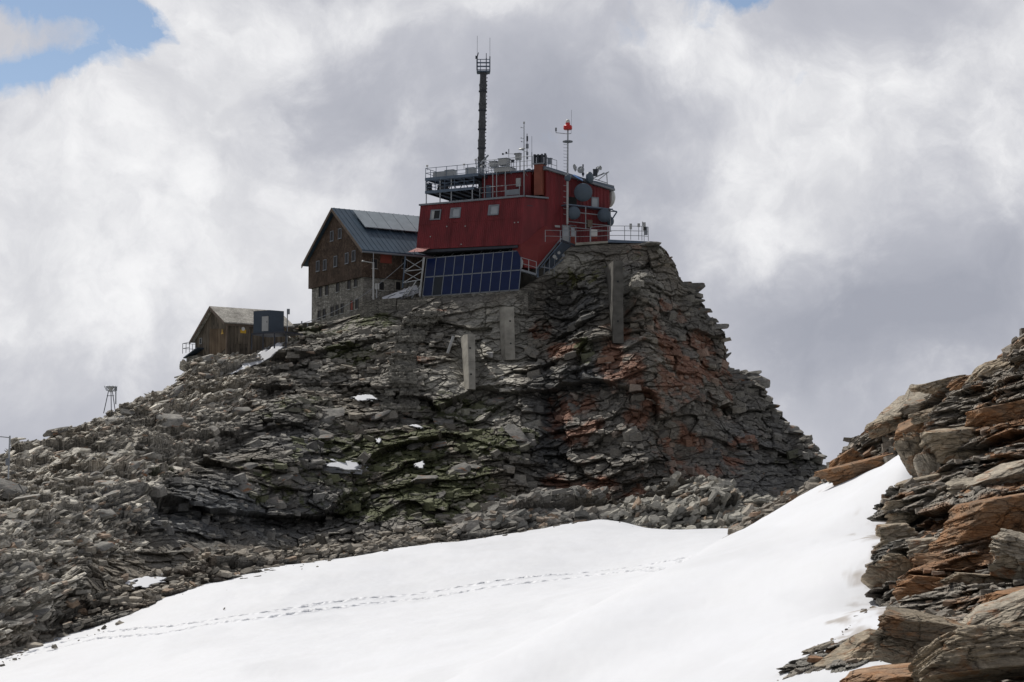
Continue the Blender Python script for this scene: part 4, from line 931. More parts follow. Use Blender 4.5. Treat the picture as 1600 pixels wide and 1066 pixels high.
def corr(mb, q, spacing=.21, depth=.035, t=.0):
    """corrugated sheet over quad q = bl, br, tr, tl (outward normal by right hand rule)"""
    bl, br, tr, tl = [Vector(a) for a in q]; n = (br - bl).cross(tl - bl).normalized()
    L = (br - bl).length; k = max(2, int(L / spacing)); vs = []; fs = []
    for i in range(k):
        for s_, d in ((0, 0), (.25, 0), (.35, 1), (.65, 1), (.75, 0)):
            a = (i + s_) / k; vs += [bl.lerp(br, a) + n * depth * d, tl.lerp(tr, a) + n * depth * d]
    vs += [br, tr]
    m_ = len(vs) // 2
    fs = [(2 * i, 2 * i + 2, 2 * i + 3, 2 * i + 1) for i in range(m_ - 1)]; mb.add(vs, fs); return mb
def rail_run(root, pts, h, bars, r=.025, step=1.5, mat='steel', post_r=None, toe=0.0):
    pts = [Vector(p) for p in pts]; post_r = post_r or r * 1.2
    for k in range(bars):
        z = h * (k + 1) / bars; mb = MB()
        for a, b in zip(pts[:-1], pts[1:]): mb.tube(a + Z * z, b + Z * z, r, 6)
        mb.build('rail', M[mat], root)
    if toe:
        mb = MB()
        for a, b in zip(pts[:-1], pts[1:]): mb.beam(a + Z * toe / 2, b + Z * toe / 2, .03, toe)
        mb.build('toe_board', M[mat], root)
    for j, (a, b) in enumerate(zip(pts[:-1], pts[1:])):
        n = max(1, round((b - a).length / step))
        for k in range(n + (1 if j == len(pts) - 2 else 0)):
            p = a.lerp(b, k / n); MB().tube(p, p + Z * h, post_r, 6).build('post', M[mat], root)
def railing(name, label, pts, h=1.1, bars=3, group=None, **k):
    t = thing(name, label, 'railing', tuple(Vector(pts[0])), group); rail_run(t, pts, h, bars, **k); return t
def dish(label, c, d, r, mat='radome', depth=.35, cone=.42, group=None, name='radar_dish', cat='dish antenna', mount=None, drum=True, grp=None):
    c, d = Vector(c), Vector(d).normalized(); t = thing(name, label, cat, tuple(c), group)
    if drum:
        MB().lathe(c, d, [(0, depth * r + cone * r), (r * .35, depth * r + cone * r * .9), (r * .65, depth * r + cone * r * .62), (r * .88, depth * r + cone * r * .27), (r * .985, depth * r)], 28).build('radome_cover', M[mat], t, smooth=True)
        MB().lathe(c, d, [(r * .99, depth * r - .003), (r, depth * r - .02), (r, 0), (r * .96, -.04), (r * .5, -r * .22), (.08, -r * .3), (0, -r * .3)], 28).build('shroud', M[mat], t, smooth=True)
    else:
        pr = [(0, -r * .28), (r * .3, -r * .255), (r * .6, -r * .17), (r * .85, -r * .06), (r, .03), (r * 1.02, .0), (r * .87, -r * .10), (r * .6, -r * .22), (r * .3, -r * .31), (0, -r * .33)]
        MB().lathe(c, d, pr, 28).build('reflector', M[mat], t, smooth=True)
        u = d.cross(Z).normalized() if abs(d.z) < .9 else Vector((1, 0, 0)); mb = MB()
        for a in (0, 2.1, 4.2): q = Matrix.Rotation(a, 3, d) @ u; mb.tube(c + q * r * .9, c + d * r * .62, .012, 5)
        mb.tube(c + d * r * .55, c + d * r * .72, .05, 8); mb.build('feed', M['steel'], t)
    if mount is not None: MB().tube(c - d * r * .28, mount, .045, 8).build('mount', M['steel'], t)
    return t

# ---- large mountain hut
def hut():
    C = P(568, 383, 205); d1 = Vector((-.537, .843, 0)); dv = Vector((.843, .537, 0))
    f = Fr(C, d1, dv); g = Fr(C, dv, d1)            # gable frame ; side frame
    W, L = 11.4, 17.0; zb, zs, ze, zp = 20.0, 27.05, 29.75, 34.35
    t = thing('mountain_hut', 'large alpine hut with stone lower floors, brown shingled upper floors and blue metal gable roof', 'hut', tuple(f.p(0, 0, 23.6)))
    mb = MB(); fbox(mb, f, 0, W, 0, L, zb, zs); mb.build('stone_wall', M['masonry'], t)
    o = .28; mb = MB()
    pr = [f.p(-o, -o, zs - .25), f.p(W + o, -o, zs - .25), f.p(W + o, -o, ze), f.p(W / 2, -o, zp - .22), f.p(-o, -o, ze)]
    mb.prism(pr, dv * (L + 2 * o)); mb.build('shingle_wall', M['shingle'], t)
    # roof: two slabs with overhang
    ov, th = .75, .16; q = .45; sl = (zp - ze) / (W / 2 + o)
    for s in (0, 1):
        mb = MB(); e = -o - ov if s == 0 else W + o + ov; zE = ze - sl * ov + .10
        a, b = f.p(e, -o - q, zE), f.p(W / 2, -o - q, zp + .10)
        mb.hexa([a, b, b + dv * (L + 1.9), a + dv * (L + 1.9), a + Z * th, b + Z * th, b + dv * (L + 1.9) + Z * th, a + dv * (L + 1.9) + Z * th])
        if s == 0:
            up = (b - a); n = up.cross(dv).normalized(); n = n if n.z > 0 else -n      # standing seams
            for k in range(32):
                x = (k + .5) / 32 * (L + 1.9); mb.beam(a + dv * x + Z * (th + .02), b + dv * x + Z * (th + .02), .05, .05)
        rf = mb.build('roof', M['roofblue'], t)
        if s == 0:
            for k in range(9):     # solar collectors near the ridge
                m2 = MB(); x0 = 2.1 + k * 1.55; c0 = a.lerp(b, .52) + dv * x0 + n * .38; c1 = a.lerp(b, .93) + dv * x0 + n * .38
                m2.hexa([c0, c0 + dv * 1.5, c1 + dv * 1.5, c1] + [v + n * .09 for v in (c0, c0 + dv * 1.5, c1 + dv * 1.5, c1)]); m2.build('solar_collector', M['collector'], rf)
            m2 = MB()
            for k in range(5): x = 2.4 + k * 3.3; c0 = a.lerp(b, .54) + dv * x; m2.beam(c0 + Z * .2, c0 + n * .36, .08); c1 = a.lerp(b, .9) + dv * x; m2.beam(c1 + Z * .2, c1 + n * .36, .08)
            m2.build('collector_bracket', M['trim'], rf)
        # barge board
        m2 = MB(); m2.hexa([a - Z * .22 - dv * .03, b - Z * .22 - dv * .03, b - Z * .22 + dv * .05, a - Z * .22 + dv * .05, a + Z * .13 - dv * .03, b + Z * .13 - dv * .03, b + Z * .13 + dv * .05, a + Z * .13 + dv * .05]); m2.build('barge_board', M['brownwood'], t)
    mb = MB(); a = f.p(-o - ov - .08, -o - .45, ze - sl * ov + .02); mb.tube(a, a + dv * (L + 1.8), .09, 8); mb.build('gutter', M['trim'], t)
    rows = [([(519, 369), (531.5, 365)], .62, .95, -o), ([(497, 416), (508, 414), (524.6, 408.5), (542.3, 403.6), (553, 400)], .62, 1.0, -o),
            ([(501, 456), (511, 453), (528, 448), (545.7, 443.6), (556, 440)], .62, 1.05, 0), ([(499, 493), (507, 490.5), (519, 487), (527, 484.5), (535, 482), (550, 477.5), (558, 475)], .55, .95, 0)]
    for pts, w, h, v in rows:
        for k, (px, py) in enumerate(pts):
            u, z = f.pix(px, py, v); add_window(f, u, z, w, h, t, v, .05, 'trim' if v < 0 else 'concretedark', 'dark' if (px, py) != (550, 477.5) else 'shutter', True, .06)
    # side wall openings
    u, z = g.pix(603, 403, -o); mb = MB(); fbox(mb, g, u - .65, u + .65, -o - .05, -o - .004, z - .55, z + .5); mb.build('shutter', M['shutter'], t)
    u, z = g.pix(585, 412, -o); add_window(g, u, z, .6, .9, t, -o, .05, 'brownwood', 'dark')
    u, z = g.pix(632, 412, -o); add_window(g, u, z, .6, .9, t, -o, .05, 'brownwood', 'dark')
    for px in (596, 622): u, z = g.pix(px, 447, 0); add_window(g, u, z, .55, .8, t, 0, .05, 'concrete', 'dark')
    # low stone base wall in front
    b = thing('stone_wall', 'low rough dry stone wall in front of the large hut', 'wall', tuple(P(600, 478, 201.5)))
    mb = MB(); a1, a2, a3 = P(566, 473, 202.5), P(622, 468, 201), P(668, 470, 200.2)
    mb.beam(a1 - Z * 1.2, a2 - Z * 1.2, 1.0, 2.6); mb.beam(a2 - Z * 1.2, a3 - Z * 1.2, 1.0, 2.3); mb.build('masonry', M['drystone'], b)
hut()

# ---- small wooden hut with container
def small_hut():
    C = P(355, 503, 196); d1 = Vector((-.537, .843, 0)); dv = Vector((.843, .537, 0)); f = Fr(C, d1, dv); g = Fr(C, dv, d1)
    t = thing('wooden_hut', 'small weathered wooden hut with pale shingle roof on the left shoulder', 'hut', tuple(f.p(0, 0, 19)))
    ul, zl = f.pix(302, 533); up, zp = f.pix(334, 482); ze = f.pix(355, 503)[1]; zb = f.pix(355, 541)[1]; L = 6.6
    ul = f.pix(305, 533)[0]
    mb = MB(); mb.prism([f.p(0, 0, zb - .9), f.p(ul, 0, zb - 3.2), f.p(ul, 0, zl), f.p(up, 0, zp), f.p(0, 0, ze)], dv * L); mb.build('plank_wall', M['plank'], t)
    # roof
    for s, (e, z0) in enumerate(((-.35, ze - .22), (ul + .4, zl - .25))):
        a, b = f.p(e, -.45, z0 + .05), f.p(up, -.45, zp + .08); mb = MB(); D = dv * (L + .9)
        mb.hexa([a, b, b + D, a + D, a + Z * .12, b + Z * .12, b + D + Z * .12, a + D + Z * .12]); mb.build('roof', M['shinglegrey'], t)
        m2 = MB(); m2.hexa([a - Z * .2 - dv * .03, b - Z * .2 - dv * .03, b - Z * .2 + dv * .04, a - Z * .2 + dv * .04, a + Z * .1 - dv * .03, b + Z * .1 - dv * .03, b + Z * .1 + dv * .04, a + Z * .1 + dv * .04]); m2.build('barge_board', M['brownwood'], t)
    # brown plank gate on the gable, right side
    u0 = f.pix(328, 540)[0]; z0 = f.pix(352, 541)[1]; mb = MB(); mb.prism([f.p(.12, -.05, z0 - .2), f.p(u0, -.05, z0 - 1.4), f.p(u0, -.05, f.pix(328, 514)[1]), f.p(.12, -.05, f.pix(353, 514)[1])], dv * .04); mb.build('gate', M['plankbrown'], t)
    u, z = f.pix(314, 533); add_window(f, u, z, .4, .5, t, 0, .05, 'offwhite', 'dark', False)
    mb = MB(); mb.beam(g.p(-.05, -.05, z0 - 1), g.p(-.05, -.05, ze - .1), .14); mb.build('corner_post', M['brownwood'], t)
    u0, u1 = g.pix(367, 520)[0], g.pix(389, 520)[0]; mb = MB(); fbox(mb, g, u0, u1, -.06, -.005, g.pix(378, 538)[1], g.pix(378, 507)[1]); mb.build('barn_door', M['plank'], t, )
    mb = MB(); fbox(mb, g, 0, L, -.12, -.004, ze - .35, ze - .15); mb.build('eave_beam', M['brownwood'], t)
    def sign(ff, px, py, w, h, v, lab, tri):
        u, z = ff.pix(px, py, v); s = thing('warning_sign', lab, 'sign', tuple(ff.p(u, v, z)), None)
        if tri:
            m2 = MB(); m2.prism([ff.p(u - w / 2, v, z - h / 2), ff.p(u + w / 2, v, z - h / 2), ff.p(u, v, z + h / 2)], ff.v * .02); m2.build('board', M['yellow'], s)
            m2 = MB(); fbox(m2, ff, u - .03, u + .03, v - .012, v - .004, z - h * .28, z + h * .12); m2.build('mark', M['dark'], s)
        else:
            m2 = MB(); fbox(m2, ff, u - w / 2, u + w / 2, v, v + .02, z - h / 2, z + .05); m2.build('board', M['yellow'], s); m2 = MB(); m2.lathe(ff.p(u, v - .004, z + .12), -ff.v, [(0, .01), (w * .3, .01), (w * .32, 0)], 12); m2.build('symbol', M['white'], s)
    sign(f, 347, 518, .55, .5, -.09, 'yellow triangular sign on the brown gable planks of the wooden hut', True)
    sign(g, 380, 516, .6, .6, -.09, 'orange sign with a white round symbol on the side door of the wooden hut', False)
    # lower stone annex and balcony
    uA = f.pix(303, 560)[0]; a = thing('stone_annex', 'little stone outbuilding with dark sloping roof left below the wooden hut', 'shed', tuple(f.p(uA, 0, 15)))
    u0, u1 = f.pix(318, 560)[0], f.pix(300, 560)[0]; z1 = f.pix(308, 557)[1]
    mb = MB(); fbox(mb, f, u0, u1, -.6, 2.4, z1 - 3, z1); mb.build('wall', M['drystone'], a)
    mb = MB(); p0, p1 = f.p(u0 - .1, -.8, z1 + .62), f.p(u1 + .35, -.8, z1 - .12); D = dv * 3.4; mb.hexa([p0, p1, p1 + D, p0 + D] + [q + Z * .1 for q in (p0, p1, p1 + D, p0 + D)]); mb.build('roof', M['container'], a)
    p = [f.p(f.pix(304, 553)[0] + .0, -.1, f.pix(304, 553)[1]), f.p(f.pix(304, 553)[0], -1.1, f.pix(304, 553)[1])]
    q = f.p(f.pix(312, 553)[0], -1.1, p[1].z); r_ = f.p(f.pix(302, 553)[0] + .1, -1.1, p[1].z); r2 = f.p(f.pix(302, 553)[0] + .1, 1.0, p[1].z)
    railing('railing', 'thin metal balcony railing at the left end of the wooden hut', [q, r_, r2], 1.0, 2, step=1.0, r=.025, mat='darksteel')
    # dark container with white door
    c = thing('container_shed', 'dark blue-grey metal container with white door in front of the wooden hut', 'container', tuple(P(415, 520, 192)))
    fc = Fr(P(421, 520, 191.5), Vector((-.87, .5, 0)), Vector((.5, .87, 0)))
    ul = fc.pix(396, 505)[0]; z1 = fc.pix(421, 486)[1]; z0 = fc.pix(421, 519)[1]; Ld = 4.0
    # right flank runs back right
    rr = Vector((.80, .60, 0)); pr = [fc.p(0, 0, z0), fc.p(ul, 0, z0), fc.p(ul, 0, z0) + rr * 2.2, fc.p(0, 0, z0) + rr * 1.55]
    mb = MB(); mb.prism(pr, Z * (z1 - z0)); mb.build('body', M['container'], c)
    mb = MB(); mb.prism([p - Z * .0 + Z * (z1 - z0 + .003) for p in pr], Z * .08); mb.build('roof', M['container'], c)
    ud0, ud1 = fc.pix(409.7, 505)[0], fc.pix(420, 505)[0]; mb = MB(); fbox(mb, fc, ud1 + .03, ud0, -.05, -.004, fc.pix(415, 517.5)[1], fc.pix(415, 494.5)[1]); dr = mb.build('door', M['offwhite'], c)
    mb = MB(); u = ud1 + .15; fbox(mb, fc, u, u + .04, -.10, -.052, z0 + .9, z0 + 1.05); mb.build('handle', M['darksteel'], dr)
    pl = MB(); b0 = [fc.p(-2.0, -.2, z0 - .18), fc.p(ul + .1, -.2, z0 - .18), fc.p(ul + .1, 2.6, z0 - .18), fc.p(-2.0, 2.6, z0 - .18)]; pl.prism(b0, Z * .15)
    pp = thing('platform', 'dark steel platform carrying the blue-grey container', 'platform', tuple(b0[0])); pl.build('deck', M['darksteel'], pp)
    for k in range(4): x = b0[0].lerp(b0[1], k / 3); MB().beam(x + fc.v * .1, x + fc.v * .1 - Z * 1.4, .12).build('leg', M['darksteel'], pp)
    # pole with sensor box
    b = P(449, 522, 193); s = thing('antenna_pole', 'thin pole with a small grey box on top beside the dark container', 'pole', tuple(b))
    MB().tube(b - Z * .8, P(449, 484, 193), .05, 8).build('pole', M['steel'], s); q = P(450.5, 487, 192.9); MB().cbox(q, (.26, 0, 0), (0, .25, 0), (0, 0, .5)).build('sensor_box', M['trim'], s)
    # parapet between the huts
    w = thing('parapet_wall', 'low concrete parapet between the wooden hut and the large hut', 'wall', tuple(P(460, 515, 201)))
    mb = MB(); mb.beam(P(440, 516, 199), P(492, 511, 206), .3, 1.0); mb.build('wall', M['concretedark'], w)
    for px, z in ((471.5, 502), (480.5, 505)): q = P(px, 510, 202.5); MB().beam(q, P(px, z, 202.5), .12).build('post', M['trim'], w)
small_hut()

# ---- red observatory
A = Vector((1.19, 200, 0)); D1 = Vector((-.891, .454, 0)); N1 = Vector((.454, .891, 0)); D2 = Vector((.84, .545, 0)); N2 = Vector((-.545, .84, 0))
f1 = Fr(A, D1, N1); f2 = Fr(A, D2, N2)
ZT, ZB = 34.12, 29.25
def observatory():
    t = thing('observatory_building', 'dark red corrugated mountain observatory with grey roof trim and projecting lower floor', 'building', tuple(f1.p(0, 0, 29)))
    W = 11.75; bt = .85
    BL, BR, TR, TL = f1.p(W, -bt, ZB + .28), f1.p(0, -bt, ZB), f1.p(0, 0, ZT), f1.p(W, 0, ZT + .03)
    ch = f1.p(.45, -bt, ZB - .02)
    mb = MB(); corr(mb, [BL, BR, TR, TL]); 
    mb.build('front_wall', M['red'], t)
    # core volume behind the sheets (3 cm inside)
    e = N1 * .04 
    RB = f2.p(2.2, 0, 0)
    mb = MB(); k = 8.0
    P0, P1 = f1.p(W, -bt + .05, ZB + .28), f1.p(.02, -bt + .05, ZB); P2, P3 = f1.p(.02, .05, ZT), f1.p(W, .05, ZT)
    mb.hexa([P0, P1, f1.p(.02, k, ZB), f1.p(W, k, ZB + .28), P3, P2, f1.p(.02, k, ZT), f1.p(W, k, ZT)]); mb.build('rear_wall', M['red_lit'], t)
    # right face, lower block, polygon with stair wedge
    pl = f2.p(0, -.02, 0)
    H = lambda x, y, off=0.0: hit(x, y, f2.p(0, -.02 - off, 0), N2)
    up = [TR - Z * .0, H(854, 311), H(856, 352), H(846, 374), BR]
    mb = MB(); mb.prism([TR, H(886, 316), H(886, 375), H(850, 380), BR], N2 * .3); mb.build('side_wall', M['red'], t)
    lo = [BR, H(818, 374, .1), H(853, 353, .35), H(877, 373, .9), H(838, 420, 1.3), H(820, 418, .9)]
    mb = MB(); c = H(843, 385, 1.25); n = len(lo); back = [p + N2 * 1.6 for p in lo]
    mb.add(lo + [c] + back, [(i, (i + 1) % n, n) for i in range(n)] + [(i, n + 1 + i, n + 1 + (i + 1) % n, (i + 1) % n) for i in range(n)] + [tuple(range(n + 1, 2 * n + 1))[::-1]])
    mb.build('stair_enclosure', M['red_lit'], t)
    mb = MB(); mb.beam(lo[3] + Vector((0, -.05, .02)), lo[4] + Vector((0, -.05, 0)), .14, .12); mb.build('wedge_trim', M['trim'], t)
    # roof trim
    mb = MB(); fbox(mb, f1, -.1, W + .12, -.16, .25, ZT + .003, ZT + .17); mb.build('roof_trim', M['trim'], t)
    mb = MB(); mb.beam(TR + Z * .09 + D2 * .1, H(856, 310.5) + Z * .05, .34, .15); mb.build('roof_trim', M['trim'], t)
    mb = MB(); fbox(mb, f1, .1, W - .1, .3, 8, ZT + .006, ZT + .05); mb.build('flat_roof', M['darksteel'], t)
    # front windows (on the battered plane)
    nb = ((BR - BL).cross(TL - BL)).normalized(); fb = Fr(A, D1, N1)
    for px, py, w, h, gm, lab in ((681, 336, .95, .85, 'dark', 'open dark window'), (712, 333, .95, .85, 'glasspale', None), (771.5, 328.5, .95, .85, 'glasspale', None)):
        c = hit(px, py, BL - nb * -.06, nb); ux = (BR - BL).normalized(); uy = nb.cross(ux); mb = MB()
        for a, b, cc, d in ((-w / 2 - .12, w / 2 + .12, h / 2, h / 2 + .12), (-w / 2 - .12, w / 2 + .12, -h / 2 - .12, -h / 2), (-w / 2 - .12, -w / 2, -h / 2, h / 2), (w / 2, w / 2 + .12, -h / 2, h / 2)):
            mb.box(c + ux * a + uy * cc, ux * (b - a), uy * (d - cc), nb * .09)
        if gm != 'dark': mb.box(c - ux * (w / 2) - uy * (h / 2), ux * .14, uy * h, nb * .07)
        wn = mb.build('window', M['trim'], t)
        if lab: wn['label'] = lab
        g = MB(); x0 = -w / 2 + (.14 if gm != 'dark' else 0); g.box(c + ux * x0 - uy * h / 2, ux * (w - (.14 if gm != 'dark' else 0)), uy * h, nb * .02); g.build('pane', M[gm], wn)
        if gm == 'dark': g = MB(); g.box(c - ux * w / 2 - uy * h / 2, ux * .30, uy * h, nb * .06); g.build('shutter', M['offwhite'], wn)
    for px, py, gm in ((827.5, 328.5, 'white'), (842, 332, 'glass')):
        u, z = f2.pix(px, py, -.02); add_window(f2, u, z, .48, .8, t, -.02, .07, 'darksteel', 'glasspale' if gm == 'white' else 'glass', False, .06)
    for px, py in ((698, 354), (727, 353.5), (804, 348), (809.5, 347.5), (720.5, 382), (672.5, 370)):
        c = hit(px, py, BL + nb * .05, nb); MB().cbox(c, (.12, 0, 0), (0, .1, 0), (0, 0, .1)).build('vent', M['offwhite'], t)
    a_, b_ = BL.lerp(TL, .56), BR.lerp(TR, .56); MB().beam(a_ + nb * .04, b_ + nb * .04, .05, .03, up=nb).build('panel_joint', M['red'], t)
    for s_ in (.33, .66): MB().beam(BL.lerp(BR, s_) + nb * .045, TL.lerp(TR, s_) + nb * .045, .05, .03, up=nb).build('panel_joint', M['red'], t)
    # small corrugated awning at the left foot
    a0, a1 = BL + Vector((0, 0, .15)), BL.lerp(BR, .14) + Z * .10; dn = -N1 * 1.1 - Z * .55 - Vector((.30, 0, 0)); mb = MB(); corr(mb, [a0 + dn, a1 + dn * .95, a1, a0], .2, .03); mb.build('awning', M['awning'], t)
    # underside
    mb = MB(); mb.hexa([f1.p(W - .2, -bt + .1, ZB - .05), f1.p(.3, -bt + .1, ZB - .25), f1.p(.3, 3.5, ZB - .3), f1.p(W - .2, 3.5, ZB - .05)] + [f1.p(W - .2, -bt + .1, ZB + .22), f1.p(.3, -bt + .1, ZB - .02), f1.p(.3, 3.5, ZB - .02), f1.p(W - .2, 3.5, ZB + .2)]); mb.build('soffit', M['darksteel'], t)
    # masonry base under the building
    b = thing('base_wall', 'grey stone base wall beneath the red observatory and the solar panels', 'wall', tuple(f1.p(6, 0, 22)))
    mb = MB(); fbox(mb, f1, -1.6, W - 1.2, .9, 5, 19, ZB - .3); mb.build('concrete_wall', M['concretedark'], b)
    mb = MB(); fbox(mb, f1, -1.4, W + .4, -2.0, .85, 19, 24.55); mb.build('masonry', M['drystone'], b)
    # dish silhouette / oriel blob on right wall is shading in the photo and is left to light
observatory()

def tower():
    t = thing('observatory_tower', 'taller dark red tower block of the observatory with sloping roof edge', 'building', tuple(f2.p(5, 0, 30)))
    v = -.06; u0, u1 = f2.pix(853, 290, v)[0], f2.pix(952.5, 330, v)[0]; z0 = 29.6; zl, zr = f2.pix(853, 266, v)[1], f2.pix(952.5, 298, v)[1]; d = 7.0
    c = [f2.p(u0, v, z0), f2.p(u1, v, z0), f2.p(u1, v, zr), f2.p(u0, v, zl)]
    mb = MB(); corr(mb, c, .42, .05); mb.build('front_wall', M['red'], t)
    mb = MB(); cc = [p + N2 * .03 for p in c]; mb.prism(cc, N2 * d); mb.build('core_wall', M['red_lit'], t)
    a, b = f2.p(u0 - .25, v - .35, zl + .02), f2.p(u1 + .45, v - .35, zr - .02); D = N2 * (d + .6)
    mb = MB(); mb.hexa([a, b, b + D, a + D] + [p + Z * .2 for p in (a, b, b + D, a + D)]); rf = mb.build('roof', M['trim'], t)
    mb = MB(); a2, b2 = a + Z * .203 + N2 * .1, b + Z * .203 + N2 * .1; mb.hexa([a2, b2, b2 + D * .9, a2 + D * .9] + [p + Z * .14 for p in (a2, b2, b2 + D * .9, a2 + D * .9)]); mb.build('roof_sheet', M['bluesteel'], rf)
    for k in range(3):   # bright skylights
        x = (.16, .62, .86)[k]; p = a.lerp(b, x) + Z * .36 + N2 * .8; MB().box(p, (b - a).normalized() * .8, N2 * .6, Z * .04).build('skylight', M['collector'], rf)
    u, z = f2.pix(929, 317, v); add_window(f2, u, z, .72, .95, t, v - .05, .09, 'trim', 'glasspale', False, .06)
    u, z = f2.pix(894, 316, v); mb = MB(); fbox(mb, f2, u - .5, u + .5, v - .08, v - .055, z - .6, z + .5); mb.build('dark_opening', M['dark'], t)
    # doors
    v2 = v - .06
    for (xa, xb, mat, lab) in ((878.5, 888.5, 'offwhite', 'grey door with pale frame'), (890.5, 899, 'shutter', 'red door')):
        ua, ub = f2.pix(xa, 360, v2)[0], f2.pix(xb, 360, v2)[0]; zt, zb_ = f2.pix((xa + xb) / 2, 353, v2)[1], 29.62
        mb = MB(); fbox(mb, f2, ua, ub, v2 - .05, v2, zb_, zt); dr = mb.build('door', M[mat], t); dr['label'] = lab
        mb = MB(); fbox(mb, f2, ua + .1, ub - .1, v2 - .062, v2 - .053, (zb_ + zt) / 2, zt - .15); mb.build('pane', M['glasspale'], dr)
        mb = MB(); fbox(mb, f2, ua - .06, ua, v2 - .08, v2, zb_, zt + .06); fbox(mb, f2, ub, ub + .06, v2 - .08, v2, zb_, zt + .06); fbox(mb, f2, ua, ub, v2 - .08, v2, zt, zt + .06); mb.build('frame', M['trim'], dr)
    u, z = f2.pix(870.5, 354, v2); mb = MB(); fbox(mb, f2, u - .3, u + .3, v2 - .09, v2 - .03, z - .1, z + .1); w = mb.build('wall_sign', M['offwhite'], t)  # small white sign on the wall left of the doors
    # balcony with brackets
    za = f2.pix(885, 319, v - 1.0)[1]; zb_ = f2.pix(955, 326.5, v - 1.0)[1]; za = zb_ = (za + zb_) / 2
    b = thing('balcony', 'blue-grey steel balcony frame carrying the lower round radomes on the tower', 'balcony', tuple(f2.p(3, -1, 30)))
    ua, ub = f2.pix(885, 320, v - 1.0)[0], f2.pix(957, 325, v - 1.0)[0]
    mb = MB(); fbox(mb, f2, ua, ub, v - 1.1, v - .08, za - .1, za + .02); mb.build('deck', M['bluesteel'], b)
    for uu in (ua + .05, ua + 2.3, ub - .3): MB().tube(f2.p(uu, v - 1.05, za - .12), f2.p(uu, v - 1.05, za - 2.35), .05, 8).build('post', M['steel'], b)
    for zz in (za - .75, za - 1.75, za - 2.3): MB().tube(f2.p(ua, v - 1.05, zz), f2.p(ub - .2, v - 1.05, zz), .045, 8).build('rail', M['steel'], b)
    # right hand strut frame
    p0, p1, p2 = f2.p(ub, v - 1, za - .15), P(964, 331, 204.5), P(955, 345, 204.5)
    mb = MB(); mb.tube(p0, p1, .07, 8); mb.tube(p1, p2, .07, 8); mb.tube(f2.p(ub, v - .2, za - .1), p1, .05, 8); mb.build('strut', M['bluesteel'], b)
    mb = MB(); q = P(920, 350, 203); mb.cbox(q, D2 * .55, N2 * .5, Z * .75); mb.build('equipment_box', M['brownwood'], b)
    return za
ZBAL = tower()

# dishes
def dishes():
    fd = Vector((-.15, -.95, -.05)); wl = lambda px, py, v: f2.p(*([f2.pix(px, py, v)[0], v, f2.pix(px, py, v)[1]]))
    dish('largest round blue-grey radome on the tower wall above the balcony', wl(911, 301, -1.1), (.05, -1, -.04), .92, mount=wl(911, 301, -.1))
    dish('lower left round radome under the tower balcony', wl(896.5, 333, -1.3), (-.08, -1, -.05), .66, mount=wl(896.5, 333, -.1))
    dish('lower right round radome under the tower balcony', wl(944, 337, -1.3), (-.12, -1, -.05), .68, mount=wl(944, 337, -.1))
    dish('blue-grey radome seen obliquely at the roof edge above the largest one', wl(920, 278, -.6), (.9, -.5, 0), .60, mount=wl(918, 281, .3))
    dish('white radome with dark rim on the right end wall of the tower', wl(951.5, 309, 1.0), (.93, .25, 0), .98, mat='white', depth=.22, mount=wl(948, 309, 1.2))
    dish('small grey radome hanging at the lower right corner of the tower', wl(953, 346, -.6), (.7, -.6, -.1), .46, mount=wl(950, 346, .0))
    dish('small round grey radome on the beacon mast', P(887, 278.5, 201.2), (0, -1, 0), .33, depth=.5, mount=P(887, 278.5, 202))
    dish('white open dish beside the chimney', P(826.5, 269.5, 202.6), (.35, -1, .15), .40, mat='offwhite', drum=False, mount=P(829, 272, 203.2))
    dish('left small dish on the tower roof, aimed right', P(898, 262, 204), (.8, -.45, .15), .36, mat='offwhite', drum=False, mount=P(899, 268, 204.2))
    dish('pale dish on the tower roof beside a dark post', P(907.5, 265.5, 204.4), (-.35, -1, .1), .36, mat='offwhite', drum=False, mount=P(910, 270, 204.8))
    dish('small pale dish on a short post at the right of the tower roof', P(934, 264, 205), (-.5, -.8, .1), .24, mat='offwhite', drum=False, mount=P(933, 272, 205.2))
    dish('tiny dish at the far right top of the tower roof', P(938, 262.5, 205.4), (.8, -.5, .1), .24, mat='offwhite', drum=False, mount=P(934, 270, 205.4))
    dish('flat pale dome-shaped antenna on the instrument mast', P(815.5, 233, 204.6), (-.15, -.2, 1), .36, mat='offwhite', drum=True, depth=.1, cone=.25, mount=P(819, 235, 204.6))
dishes()

# chimney
def chimney():
    t = thing('chimney', 'square rust-coloured chimney with black slotted cap beside the tower', 'chimney', tuple(P(844, 304, 201.6)))
    c0, c1 = P(844, 306, 201.8), P(844, 258, 201.8); a = D1 * .92; b = N1 * .92
    mb = MB(); mb.cbox((c0 + c1) / 2, a, b, Z * (c1 - c0).length); mb.build('shaft', M['rustred'], t)
    mb = MB(); mb.cbox(c1 + Z * .06, a * 1.18, b * 1.18, Z * .12); mb.build('collar', M['trim'], t)
    for i in (-1, 0, 1):
        for j in (-1, 1):
            p = c1 + a * .47 * i + b * .5 * j + Z * .12; mb = MB(); mb.cbox(p + Z * .45, a * .16, b * .12, Z * .9); mb.build('cap_post', M['darksteel'], t)
    mb = MB(); mb.cbox(c1 + Z * .9, a * 1.05, b * 1.05, Z * .1); mb.build('cap', M['darksteel'], t)
    mb = MB(); mb.cbox(c1 + Z * .45, a * .6, b * .6, Z * .66); mb.build('flue', M['darksteel'], t)
    for s in (-.62, .62):
        mb = MB(); p = c1 + a * s + Z * .55; mb.cbox(p, a * .14, b * .3, Z * 1.15); mb.build('panel_antenna', M['darksteel'], t)
chimney()

